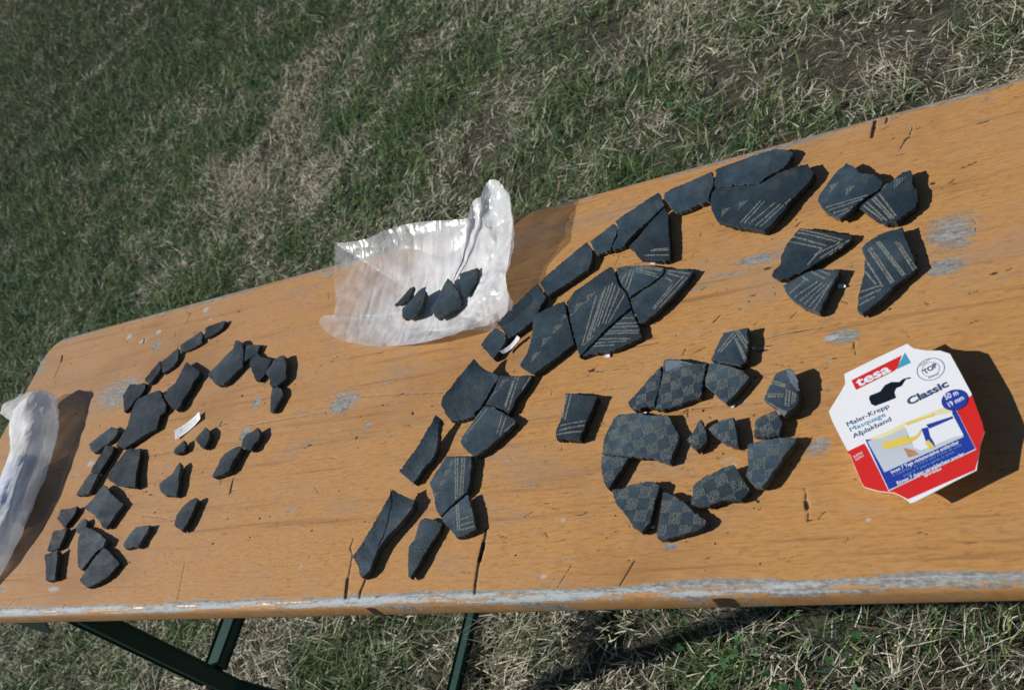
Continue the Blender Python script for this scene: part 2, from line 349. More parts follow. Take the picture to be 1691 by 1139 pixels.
   (7.4, 5, 0, -0.89, -441.51, 784.89, 25.68, 0), []),
  ('long rim piece along the back edge, topmost of the arc', G_ARC, '-411.7,807.5 -394.3,811.7 -370.3,817.0 -346.5,819.5 -335.2,814.7 -328.6,808.5 -332.1,799.3 -337.9,790.8 -348.0,787.8 -357.3,782.3 -362.6,777.8 -379.8,780.6 -399.5,783.6 -411.1,784.7 -412.4,790.4 -411.2,797.9',
   (7.4, 7, 0, -0.934, -371.15, 797.12, 32.52, 0), []),
  ('largest upper sherd with slanted stamped rows below the topmost rim', G_ARC, '-412.7,785.7 -399.8,782.7 -378.9,777.3 -360.4,773.1 -352.6,776.8 -340.3,783.2 -327.8,784.6 -311.7,786.1 -309.9,780.4 -304.1,770.6 -308.1,760.6 -316.6,751.0 -325.1,741.4 -331.9,729.5 -340.3,718.0 -351.0,707.6 -364.8,713.9 -384.9,723.2 -404.8,737.3 -411.7,752.2 -416.1,766.7 -415.9,778.5',
   (8.2, 0, 2, -0.308, -357.7, 758.21, 61.6, 0), [('l', -377.3, 725.2, -357.2, 750.6), ('l', -373.2, 723.6, -353.7, 747.4), ('l', -367.4, 721.3, -342.2, 741.8), ('l', -360.6, 716.3, -335.8, 738.8), ('l', -355.7, 713.9, -326.7, 742.0), ('t', -394.0, 745.0, 9), ('t', -375.5, 748.6, 9)]),
  ('left wall sherd of the central panel with stepped stamped triangles', G_ARC, '-614.4,657.4 -610.0,663.2 -593.7,667.8 -576.1,672.2 -571.6,661.0 -565.9,646.6 -559.4,630.6 -551.8,612.2 -562.3,603.6 -574.0,594.3 -585.9,585.3 -593.6,580.2 -604.1,586.6 -615.3,595.2 -611.0,606.5 -609.5,615.5 -609.0,628.8 -610.5,640.7',
   (6.6, 0, 2.2, -0.194, -589.9, 624.87, 39.83, 0), [('t', -594.4, 601.0, 10), ('t', -585.9, 618.8, 10), ('t', -574.7, 633.5, 10), ('t', -568.6, 647.4, 8)]),
  ('central wall sherd with a fan of slanting stamped lines', G_ARC, '-574.4,672.8 -565.4,686.1 -551.7,692.1 -538.6,700.4 -524.7,707.2 -519.5,700.9 -514.0,688.2 -508.6,677.0 -499.4,666.5 -495.6,657.9 -490.5,645.4 -500.3,637.0 -512.9,624.7 -525.4,610.6 -534.9,598.8 -540.5,591.8 -543.2,599.1 -547.5,609.0 -555.8,627.4 -564.5,648.6',
   (6.6, 0, 2.2, -0.216, -530.36, 652.08, 47.51, 0), [('t', -563.2, 647.2, 8), ('t', -553.0, 658.4, 10), ('t', -540.8, 668.1, 10), ('l', -540.0, 606.3, -535.1, 670.6), ('l', -535.9, 611.9, -527.1, 674.6), ('l', -533.2, 611.4, -525.4, 680.0), ('l', -529.2, 621.5, -521.2, 680.9), ('l', -525.1, 627.1, -517.4, 683.9), ('l', -520.5, 629.8, -513.3, 680.0), ('l', -517.0, 629.1, -507.9, 673.9), ('l', -512.9, 630.1, -500.4, 664.5), ('l', -538.2, 606.0, -528.3, 616.7)]),
  ('lower wall sherd of the central panel with level stamped rows', G_ARC, '-488.6,641.8 -483.7,631.3 -477.1,619.4 -471.4,604.6 -483.8,599.4 -498.9,593.9 -515.3,593.5 -529.4,594.7 -540.2,593.2 -533.4,598.9 -523.2,609.2 -510.3,622.6 -497.3,634.4',
   (6.6, 0, 1.6, -0.196, -504.04, 610.53, 33.17, 0), [('l', -497.6, 632.6, -483.2, 630.4), ('l', -507.6, 627.4, -479.6, 623.4), ('l', -510.3, 623.9, -477.2, 618.9), ('l', -514.5, 619.3, -475.6, 613.6), ('l', -520.1, 617.2, -474.6, 610.4), ('l', -524.1, 611.6, -483.0, 604.4), ('l', -527.4, 606.9, -485.9, 602.4), ('l', -531.1, 604.0, -500.2, 599.8)]),
  ('upper wall sherd of the central panel with a stamped corner', G_ARC, '-518.0,704.6 -508.4,705.1 -491.9,701.1 -474.3,696.3 -458.4,689.6 -459.8,682.0 -469.7,673.1 -481.6,666.1 -492.0,660.9 -493.6,657.1 -497.9,667.9 -506.4,677.8 -512.7,691.3',
   (6.6, 0, 1.6, -0.24, -489.59, 682.54, 32.81, 0), [('l', -494.6, 695.0, -497.9, 669.0), ('l', -498.3, 696.9, -502.3, 674.7), ('l', -503.7, 693.4, -508.5, 681.0), ('l', -491.5, 697.2, -460.7, 687.1), ('l', -487.5, 698.5, -460.2, 688.8), ('l', -490.7, 692.1, -461.8, 677.9), ('l', -493.0, 696.0, -465.9, 683.0)]),
  ('right pointed wall sherd of the central panel', G_ARC, '-456.1,687.7 -439.8,683.5 -423.6,677.0 -432.5,662.2 -443.0,647.9 -453.8,635.5 -469.4,622.6 -476.3,622.3 -482.2,632.7 -488.8,645.5 -493.5,657.3 -480.8,664.0 -467.5,670.4 -457.3,679.1',
   (6.6, 0, 1.6, -0.228, -461.77, 656.26, 32.47, 0), [('l', -452.9, 683.6, -427.6, 674.5), ('l', -453.3, 680.9, -433.3, 669.8), ('l', -455.0, 675.6, -445.8, 667.8), ('l', -434.6, 673.4, -462.1, 635.8), ('l', -430.2, 670.5, -455.9, 637.2), ('l', -445.4, 664.9, -463.9, 637.1)]),
  ('rounded sherd overlapping its neighbour, topmost at the far right', G_RIGHT, '-271.7,772.2 -265.1,765.2 -257.0,752.9 -245.0,748.5 -236.3,736.5 -238.4,730.0 -247.6,723.5 -256.2,717.5 -263.4,711.0 -274.9,699.2 -289.4,713.9 -299.0,731.6 -297.5,739.6 -290.1,751.6 -281.0,765.2',
   (6.6, 0, 2.2, -0.313, -267.5, 737.24, 29.93, 2), [('t', -281.5, 741.8, 9), ('t', -265.0, 732.3, 9), ('l', -289.8, 718.5, -247.4, 723.1), ('l', -286.5, 714.0, -251.8, 719.6), ('l', -281.7, 708.9, -256.1, 712.8), ('l', -277.6, 703.7, -262.0, 710.0)]),
  ('rightmost upper sherd, tucked under the rounded one, striped', G_RIGHT, '-235.3,732.2 -230.1,732.7 -224.3,737.8 -218.5,743.0 -211.3,742.7 -208.7,734.9 -209.9,725.3 -205.1,714.5 -204.5,703.0 -207.3,696.0 -216.9,688.5 -223.8,682.5 -232.2,682.7 -241.0,690.2 -248.7,699.9 -258.4,711.1 -256.6,714.7 -247.5,719.9 -238.6,725.6',
   (7.4, 0, 2.2, -0.306, -227.29, 714.6, 28.57, 0), [('t', -219.3, 728.8, 10), ('t', -233.2, 728.2, 8), ('l', -254.3, 712.7, -235.4, 687.3), ('l', -251.4, 715.8, -231.8, 685.6), ('l', -246.2, 718.3, -227.5, 685.9), ('l', -244.0, 719.6, -225.4, 686.3), ('l', -240.4, 723.5, -223.7, 688.7)]),
  ('dark wing shaped sherd with a bold stamped chevron, upper right', G_RIGHT, '-314.5,701.9 -303.1,697.0 -288.9,689.1 -275.3,683.0 -264.3,680.3 -264.9,674.2 -274.7,665.7 -289.0,657.2 -305.0,648.5 -319.9,642.6 -330.9,642.6 -339.6,650.1 -338.4,655.6 -332.4,660.7 -331.7,672.5 -326.3,687.0 -320.5,695.3',
   (6.6, 0, 2.2, -0.261, -307.02, 670.78, 39.83, 0), [('l', -314.6, 700.0, -272.7, 675.8), ('l', -316.7, 696.9, -274.8, 673.3), ('l', -320.4, 692.5, -286.7, 671.3), ('l', -324.9, 687.7, -291.2, 669.6), ('l', -266.7, 674.6, -294.4, 657.9), ('l', -268.8, 671.3, -292.0, 655.3), ('l', -274.8, 672.9, -298.5, 663.8), ('l', -292.0, 669.8, -304.8, 652.9)]),
  ('fan shaped chevron sherd with a white scrap at its right', G_RIGHT, '-304.7,644.5 -292.6,645.1 -282.1,642.0 -273.3,638.8 -277.2,629.5 -281.2,619.4 -286.3,605.9 -290.1,594.1 -299.1,599.5 -310.1,608.4 -320.1,619.4 -327.7,635.0 -316.8,639.4',
   (7.4, 0, 1.6, -0.233, -297.02, 624.7, 32.2, 0), [('l', -320.3, 623.1, -304.4, 636.2), ('l', -314.6, 617.1, -292.9, 631.6), ('l', -309.7, 611.4, -288.3, 628.6), ('l', -304.9, 606.7, -284.5, 627.3), ('l', -300.2, 602.9, -282.2, 625.3), ('l', -295.6, 598.3, -279.5, 630.2), ('l', -300.3, 643.8, -286.2, 631.8), ('l', -292.8, 643.8, -282.0, 635.4), ('l', -309.2, 640.8, -301.2, 632.6)]),
  ('big striped sherd at right with long parallel stamped bands', G_RIGHT, '-218.0,674.4 -215.9,664.9 -213.1,653.3 -209.8,641.8 -205.4,625.2 -213.9,617.8 -223.1,610.7 -232.3,600.2 -241.7,591.7 -251.1,584.2 -255.7,587.9 -256.0,602.2 -253.6,617.9 -251.2,631.9 -251.1,648.8 -254.9,659.8 -250.9,666.1 -239.3,671.7 -226.4,673.4',
   (7.4, 0, 2.2, -0.249, -234.92, 632.83, 30.49, 0), [('l', -250.6, 632.0, -239.6, 613.0), ('l', -250.2, 644.8, -234.1, 609.9), ('l', -248.4, 657.5, -226.6, 611.7), ('l', -246.3, 658.8, -224.5, 612.6), ('l', -240.7, 662.9, -217.1, 618.2), ('l', -238.5, 663.3, -215.8, 619.7), ('l', -223.7, 658.2, -207.7, 621.2), ('l', -220.8, 656.5, -206.0, 623.5), ('l', -253.5, 609.1, -234.1, 611.7), ('l', -254.0, 601.2, -235.4, 607.5), ('l', -254.5, 594.3, -240.8, 600.9)]),
  ('lone four sided sherd between the arc and the checkered ring', G_RING, '-548.4,550.3 -539.0,547.3 -525.1,543.2 -508.5,539.1 -511.7,528.2 -514.2,517.4 -516.7,506.7 -519.7,490.8 -532.1,492.6 -546.3,494.6 -550.1,503.2 -547.4,517.1 -546.5,531.6',
   (8.2, 0, 1.6, -0.14, -531.22, 520.17, 21.26, 0), [('l', -545.8, 546.9, -545.3, 519.1), ('l', -540.6, 546.5, -541.4, 516.2), ('l', -545.5, 510.4, -516.4, 511.9), ('l', -545.4, 504.8, -517.0, 507.3), ('l', -547.6, 500.4, -519.3, 500.6)]),
  ('pointed left end of the top row of the checkered ring', G_RING, '-442.9,564.3 -441.4,552.1 -442.5,535.2 -443.8,517.7 -451.2,519.2 -464.0,516.4 -470.4,521.6 -474.6,528.2 -463.3,539.1 -453.3,552.2',
   (7.4, 0, 1.6, -0.155, -454.75, 534.61, 18.59, 0), [('c', 12, 11, 0, 0)]),
  ('middle of the top checkered row, with a pale chipped corner', G_RING, '-441.8,570.3 -437.4,571.7 -426.4,568.4 -408.2,560.4 -395.4,559.2 -396.1,546.6 -397.3,533.0 -398.0,521.2 -408.7,519.2 -420.6,515.3 -433.0,513.4 -442.1,515.0 -441.6,533.5 -440.6,552.2 -442.0,563.8',
   (7.4, 0, 1.6, -0.164, -421.93, 542.88, 27.18, 0), [('c', 12, 11, 3, 2)]),
  ('right end of the top checkered row, rounded pentagon', G_RING, '-393.2,558.0 -384.0,556.6 -369.6,550.0 -358.5,544.0 -351.3,535.4 -358.2,525.0 -363.9,518.2 -370.9,510.3 -378.2,517.1 -384.4,524.1 -394.0,533.6 -395.2,540.0 -393.9,547.5',
   (7.4, 0, 1.6, -0.164, -376.56, 535.36, 24.97, 0), [('c', 5, 11, 5, 2)]),
  ('kite shaped sherd with a stamped peak, above the checkered ring', G_RING, '-382.1,590.4 -370.6,590.7 -357.1,591.2 -357.5,583.4 -355.0,573.8 -355.8,563.2 -355.9,552.7 -361.3,549.3 -372.3,553.6 -391.7,561.7 -387.7,575.8 -384.3,584.6',
   (8.2, 0, 1.6, -0.189, -369.28, 572.54, 20.03, 0), [('l', -366.7, 589.9, -355.4, 571.5), ('l', -368.6, 589.1, -356.4, 567.8), ('l', -385.2, 569.3, -370.0, 589.0), ('l', -382.3, 568.0, -368.2, 584.5), ('l', -369.3, 582.0, -357.1, 554.1), ('l', -367.1, 580.0, -355.9, 555.4)]),
  ('largest checkered sherd, left side of the ring', G_RING, '-487.2,511.4 -481.4,515.3 -465.4,514.1 -444.7,508.2 -428.4,506.6 -423.0,498.3 -413.2,482.2 -414.4,475.6 -417.3,465.5 -419.3,454.8 -427.4,458.3 -439.2,462.2 -462.0,467.0 -479.4,470.4 -492.5,472.9 -493.6,490.2 -491.3,499.4',
   (7.4, 0, 1.6, -0.125, -451.74, 485.44, 42.14, 0), [('c', 20, 11.5, 2, 0)]),
  ('narrow checkered wedge directly under the largest checkered sherd', G_RING, '-492.8,471.7 -478.8,468.8 -462.3,466.5 -466.8,457.5 -471.9,445.8 -477.9,434.1 -481.5,437.7 -485.7,445.6 -490.5,458.6',
   (7.4, 0, 1.6, -0.104, -478.7, 454.04, 15.89, 0), [('c', 20, 11.5, 2, 0)]),
  ('checkered sherd at the lower left of the ring', G_RING, '-474.3,434.2 -462.6,434.0 -455.6,436.8 -445.5,438.3 -432.6,437.5 -425.7,432.8 -426.6,424.3 -428.4,413.2 -429.6,398.1 -433.0,393.5 -436.9,388.2 -444.0,393.3 -454.5,405.2 -465.4,416.3 -471.9,425.8',
   (7.4, 0, 1.6, -0.083, -445.78, 418.11, 29.74, 0), [('c', -4, 11.5, 1, 4)]),
  ('lowest checkered sherd of the ring, fin shaped', G_RING, '-422.0,426.1 -416.9,425.5 -407.6,419.6 -398.6,413.3 -389.6,404.6 -378.0,397.5 -376.5,394.8 -377.9,390.9 -384.9,386.4 -398.7,383.0 -410.3,380.6 -419.3,380.8 -422.4,386.7 -421.9,397.6 -421.7,409.9 -421.6,418.3',
   (7.4, 0, 1.6, -0.075, -404.26, 400.96, 28.13, 0), [('c', -4, 11.5, 4, 4)]),
  ('worn oblong sherd at the lower right of the ring', G_RING, '-393.1,430.5 -385.4,436.4 -376.2,440.0 -366.0,444.5 -357.1,446.2 -353.6,442.0 -348.4,433.5 -340.3,420.5 -343.4,416.6 -347.8,412.0 -361.4,412.6 -368.9,411.1 -375.1,408.0 -383.3,409.1 -392.8,412.4 -393.9,417.4 -392.8,422.8',
   (7.4, 0, 2.2, -0.092, -369.39, 424.46, 29.28, 0), [('c', 25, 11.5, 0, 0)]),
  ('large checkered sherd at the right side of the ring', G_RING, '-346.2,465.3 -335.7,467.1 -319.1,468.1 -302.8,467.6 -305.3,460.5 -310.8,452.6 -315.0,443.3 -321.5,433.0 -329.2,421.6 -334.3,422.7 -339.8,427.4 -345.2,435.0 -343.9,442.4 -345.8,453.9',
   (8.2, 0, 1.6, -0.11, -328.18, 447.18, 22.98, 0), [('c', 2, 11.5, 0, 3)]),
  ('small pentagonal sherd above the large right checkered one', G_RING, '-323.8,496.4 -320.2,490.9 -316.6,481.7 -318.3,476.4 -318.9,470.7 -327.8,470.3 -342.2,473.5 -342.4,481.0 -342.1,489.1 -335.3,493.1',
   (7.4, 0, 1.6, -0.134, -328.76, 482.31, 14.13, 0), [('c', 30, 11, 2, 2)]),
  ('quarter round small sherd in the middle of the ring', G_RING, '-362.4,494.8 -360.0,486.4 -356.8,475.1 -355.1,464.1 -361.9,465.6 -371.5,471.6 -379.5,479.1 -386.1,486.9 -379.8,491.3 -370.4,494.0',
   (7.4, 0, 1.6, -0.129, -368.35, 480.87, 18.41, 0), [('c', 10, 11, 4, 0)]),
  ('smallest sherd inside the ring, diamond shaped', G_RING, '-393.8,497.2 -390.0,490.3 -387.1,483.9 -385.5,473.3 -388.9,469.0 -393.9,463.8 -400.7,470.3 -406.1,478.0 -400.1,484.2 -397.3,491.4',
   (7.4, 0, 1.6, -0.127, -394.34, 480.15, 11.41, 0), [('c', 10, 11, 1, 1)]),
  ('thick striped sherd with a pale chipped edge, nearest the tape pack', G_RING, '-316.8,535.1 -312.4,535.5 -308.3,531.7 -305.2,523.8 -303.1,512.4 -302.5,500.2 -305.7,494.3 -310.1,490.9 -313.5,486.9 -318.0,490.4 -321.7,496.0 -334.5,508.0 -332.3,516.4 -328.4,525.7 -324.8,532.5',
   (10.7, 0, 2.2, -0.156, -315.81, 511.98, 17.87, 0), [('l', -327.0, 525.1, -314.8, 518.6), ('l', -327.9, 522.6, -314.7, 516.7), ('l', -331.0, 512.3, -315.2, 508.6), ('l', -331.4, 509.8, -315.6, 506.1), ('l', -313.4, 513.9, -313.3, 496.5), ('l', -310.6, 512.2, -310.6, 496.1), ('l', -307.7, 510.5, -307.9, 496.9), ('l', -305.5, 508.9, -305.9, 499.1)]),
]
STAINS = [('g', -179.2, 664.1, 26.6, 25.6, 0.8), ('g', -184.8, 627.7, 22.5, 11.2, 0.8), ('g', -272.1, 570.3, 18.8, 9.1, 0.9), ('g', -360.2, 681.6, 28.4, 7.6, 0.85), ('g', -1376.9, 683.5, 75.8, 39.0, 0.75), ('g', -878.7, 593.4, 27.9, 20.2, 0.8), ('p', -365.9, 515.7, 26.1, 3.9, 0.45), ('g', -288.0, 459.4, 13.3, 10.9, 0.75), ('g', -1378.5, 685.9, 72.2, 35.9, 0.62), ('g', -1375.7, 659.6, 37.6, 19.2, 0.5), ('g', -877.0, 594.0, 24.9, 17.5, 0.62), ('g', -862.0, 598.7, 8.9, 10.1, 0.8), ('g', -944.3, 589.1, 21.0, 8.6, 0.5), ('g', -823.6, 553.6, 5.6, 6.0, 0.9), ('g', -1041.7, 617.0, 6.3, 8.7, 1.5), ('g', -1335.9, 764.2, 8.3, 8.8, 1.4), ('p', -1425.4, 799.1, 6.5, 4.4, 1.3), ('p', -1379.3, 781.8, 9.4, 3.5, 1), ('p', -1347.6, 792.9, 6.9, 4.9, 0.9), ('p', -1249.2, 814.9, 6.5, 5.4, 1), ('p', -1227.1, 792.0, 2.8, 2.6, 1.2), ('g', -1040.0, 570.1, 7.3, 9.9, 1.4), ('g', -181.7, 668.3, 21.7, 20.6, 0.62), ('g', -192.0, 660.6, 18.0, 8.6, 0.6), ('g', -187.3, 631.7, 18.8, 9.3, 0.62), ('g', -163.7, 684.3, 10.1, 5.5, 0.5), ('g', -220.7, 647.3, 5.3, 4.8, 0.6), ('g', -243.1, 702.2, 6.2, 5.1, 0.6), ('g', -247.2, 636.6, 6.8, 5.5, 0.5), ('g', -355.2, 681.0, 21.9, 6.1, 0.7), ('g', -381.1, 668.5, 35.2, 2.7, 0.65), ('g', -400.6, 671.0, 19.6, 2.3, 0.6), ('g', -415.6, 659.2, 19.8, 2.7, 0.6), ('g', -389.3, 686.0, 9.8, 2.7, 0.45), ('g', -273.1, 570.5, 17.7, 7.8, 0.68), ('p', -282.9, 571.1, 8.1, 3.9, 0.8), ('g', -281.7, 545.5, 3.2, 3.2, 0.8), ('g', -290.1, 551.5, 2.2, 1.9, 0.6), ('p', -364.4, 455.1, 16.8, 7.2, 0.46), ('p', -354.9, 514.7, 17.1, 2.5, 0.5), ('g', -289.0, 459.5, 11.5, 9.8, 0.6), ('g', -285.8, 467.8, 7.7, 2.0, 0.9), ('g', -280.5, 518.2, 5.3, 6.1, 0.55), ('g', -411.9, 378.8, 8.5, 6.2, 0.72), ('g', -271.0, 614.5, 2.7, 6.8, 0.6), ('g', -282.3, 594.4, 3.8, 3.3, 0.7), ('g', -904.8, 451.1, 10.5, 4.1, 0.65), ('g', -1649.0, 775.0, 18.7, 7.2, 0.9), ('g', -1489.1, 701.0, 20.6, 14.0, 0.4), ('p', -1359.5, 561.5, 10.0, 7.0, 0.7), ('g', -1383.6, 544.2, 17.4, 4.1, 0.7), ('g', -1313.8, 382.7, 18.2, 6.9, 0.55), ('g', -1426.0, 371.0, 7.0, 6.3, 0.9), ('p', -1305.3, 368.0, 14.1, 3.9, 0.8), ('p', -1058.1, 350.2, 21.0, 9.8, 0.35), ('p', -855.4, 379.3, 5.3, 11.8, 0.4), ('p', -937.3, 439.6, 44.2, 16.5, 0.22), ('p', -688.0, 394.7, 22.9, 10.1, 0.2), ('g', -393.4, 380.5, 27.8, 11.2, 0.3), ('p', -526.6, 411.2, 3.3, 3.8, 0.6), ('p', -535.2, 354.9, 4.5, 2.4, 0.8), ('p', -244.3, 390.6, 2.1, 1.3, 0.9), ('g', -211.1, 388.2, 13.4, 3.0, 0.35), ('g', -179.8, 372.7, 12.7, 3.4, 0.35), ('g', -1576.6, 799.1, 27.0, 11.0, 0.2), ('g', -1657.0, 801.5, 9.5, 19.6, 0.75), ('g', -998.7, 818.7, 14.5, 5.9, 0.8), ('g', -1007.9, 804.9, 8.5, 11.8, 0.5), ('g', -526.0, 828.0, 8.1, 2.9, 0.6), ('g', -621.7, 604.2, 5.5, 7.3, 0.5), ('g', -221.7, 783.7, 2.9, 4.0, 0.7), ('p', -213.3, 807.8, 2.0, 3.6, 0.8), ('g', -539.2, 726.5, 19.4, 13.1, 0.18), ('g', -1174.7, 702.9, 79.2, 17.8, 0.12), ('p', -817.5, 621.7, 76.5, 18.3, 0.15), ('g', -251.8, 421.9, 33.6, 13.5, 0.15), ('p', -933.9, 519.4, 60.7, 26.6, 0.15), ('k', -309.7, 326.0, 6.3, 2.7, 2), ('k', -680.5, 325.5, 5.9, 1.9, 2), ('g', -176.4, 338.1, 18.6, 1.9, 0.75), ('g', -222.7, 340.3, 30.8, 1.7, 0.75), ('g', -267.6, 338.5, 18.6, 1.5, 0.7)]
CRACKS = [(2.6, [[-614.1, 407.8], [-612.0, 387.2], [-613.1, 370.3], [-610.9, 349.9], [-608.9, 337.8]]), (4.2, [[-613.1, 393.6], [-612.9, 374.6]]), (1.6, [[-788.9, 409.0], [-789.5, 397.1], [-783.2, 389.8], [-778.9, 365.7], [-769.9, 332.4]]), (3.2, [[-779.2, 362.4], [-772.1, 333.8]]), (2.4, [[-753.7, 361.4], [-755.3, 348.3], [-754.3, 337.2]]), (0.9, [[-1056.0, 393.8], [-1049.3, 372.7], [-1041.4, 346.0]]), (1.2, [[-1025.5, 543.4], [-1025.1, 516.6], [-1027.3, 501.5]]), (2.4, [[-1026.4, 499.7], [-1022.8, 484.3]]), (1.2, [[-1052.3, 510.8], [-1047.5, 497.5]]), (3.0, [[-247.6, 837.3], [-249.7, 823.4], [-251.2, 810.3]]), (1.8, [[-235.7, 840.4], [-237.8, 824.8]]), (1.4, [[-217.8, 796.2], [-223.4, 784.3]]), (1.6, [[-219.5, 793.5], [-215.0, 796.8]]), (1.2, [[-212.2, 810.7], [-214.4, 799.9]]), (1.3, [[-296.7, 422.8], [-294.4, 409.4], [-291.9, 393.0]]), (3, [[-294.9, 410.5], [-293.6, 405.0]]), (1.2, [[-1391.6, 345.6], [-1384.7, 354.9]]), (1.2, [[-1266.7, 338.0], [-1261.5, 346.8]]), (1.5, [[-1601.9, 793.9], [-1593.9, 771.5], [-1591.8, 750.5]]), (3, [[-1604.1, 796.8], [-1595.4, 782.8]]), (1.5, [[-1097.4, 597.9], [-1097.7, 589.5], [-1081.7, 592.9]]), (1.2, [[-1286.2, 816.0], [-1283.7, 799.4]]), (1.2, [[-1295.8, 820.5], [-1280.6, 813.7]]), (1.2, [[-1299.9, 783.3], [-1298.7, 773.9]]), (2.2, [[-1377.5, 786.1], [-1375.1, 777.5]]), (1.3, [[-1208.1, 583.0], [-1203.0, 585.2]]), (1.2, [[-733.0, 341.2], [-696.6, 338.9]]), (1.5, [[-444.3, 366.4], [-454.8, 344.5]]), (0.7, [[-507.4, 366.6], [-518.5, 343.8]]), (1.2, [[-168.6, 739.0], [-156.0, 742.2]]), (0.8, [[-852.6, 597.2], [-787.9, 590.5], [-718.5, 582.2]]), (0.9, [[-1075.5, 581.0], [-1028.4, 582.9], [-962.7, 582.9]]), (0.6, [[-962.7, 582.9], [-900.4, 582.8]]), (0.6, [[-902.7, 552.4], [-828.6, 549.4]]), (1.4, [[-391.9, 620.0], [-398.6, 612.7]]), (1.1, [[-348.0, 575.0], [-333.3, 572.9]]), (1.6, [[-350.5, 569.4], [-340.0, 569.4]]), (0.6, [[-348.7, 582.7], [-272.7, 585.6]]), (1.2, [[-413.2, 581.1], [-403.5, 584.2]]), (1.2, [[-523.0, 580.7], [-532.0, 579.3], [-515.0, 575.6]]), (0.6, [[-529.6, 578.1], [-483.6, 573.8]]), (1.2, [[-261.1, 562.3], [-259.7, 549.2]]), (0.6, [[-508.7, 599.0], [-453.9, 599.0]]), (1.2, [[-544.2, 400.0], [-538.7, 393.5]]), (1.2, [[-268.0, 606.9], [-273.6, 610.2]]), (0.7, [[-302.5, 628.8], [-257.7, 625.2]]), (0.5, [[-931.9, 515.0], [-872.9, 516.7]]), (0.9, [[-875.5, 477.3], [-865.1, 468.6]]), (1.8, [[-834.6, 540.4], [-835.2, 537.2]]), (1.2, [[-867.8, 516.1], [-856.4, 514.0]]), (2, [[-757.5, 562.3], [-758.8, 560.9]]), (1.2, [[-412.9, 509.5], [-412.9, 514.1]]), (0.5, [[-410.6, 515.8], [-339.9, 511.8]]), (0.8, [[-1266.9, 527.7], [-1259.2, 536.4]]), (0.9, [[-1181.8, 466.0], [-1127.9, 457.6]]), (0.5, [[-1158.7, 468.5], [-1140.3, 478.3]])]
BAG = [(-972.4, 845.6, 25.6), (-961.1, 845.0, 26.6), (-915.1, 836.1, 27.2), (-873.7, 842.4, 28.5), (-809.6, 836.5, 29.5), (-736.8, 816.7, 31.2), (-727.6, 825.0, 34.5), (-722.8, 834.3, 37.1), (-706.1, 833.7, 39.8), (-702.2, 849.0, 43.7), (-688.8, 849.5, 45.0), (-671.0, 833.0, 43.7), (-658.9, 813.0, 41.1), (-652.0, 782.3, 35.8), (-646.6, 752.3, 31.2), (-650.4, 738.9, 26.6), (-653.7, 716.6, 21.9), (-648.0, 695.9, 18.6), (-639.9, 678.2, 16.7), (-643.8, 664.2, 14), (-651.3, 656.3, 12), (-665.2, 649.8, 11), (-693.0, 650.2, 10), (-734.6, 648.5, 12), (-780.6, 650.5, 12), (-843.1, 661.2, 10), (-878.0, 672.2, 9), (-910.9, 684.0, 12), (-933.4, 696.1, 16.0), (-952.5, 713.5, 17.3), (-950.1, 722.3, 19.3), (-939.3, 723.5, 18.6), (-930.7, 720.6, 16.0), (-938.1, 745.3, 16.7), (-949.5, 776.3, 19.3), (-961.7, 813.1, 22.6)]
BAGC = [-768.5, 712.7]
CARD_AT = (-210.0, 462.2, 0.3792)
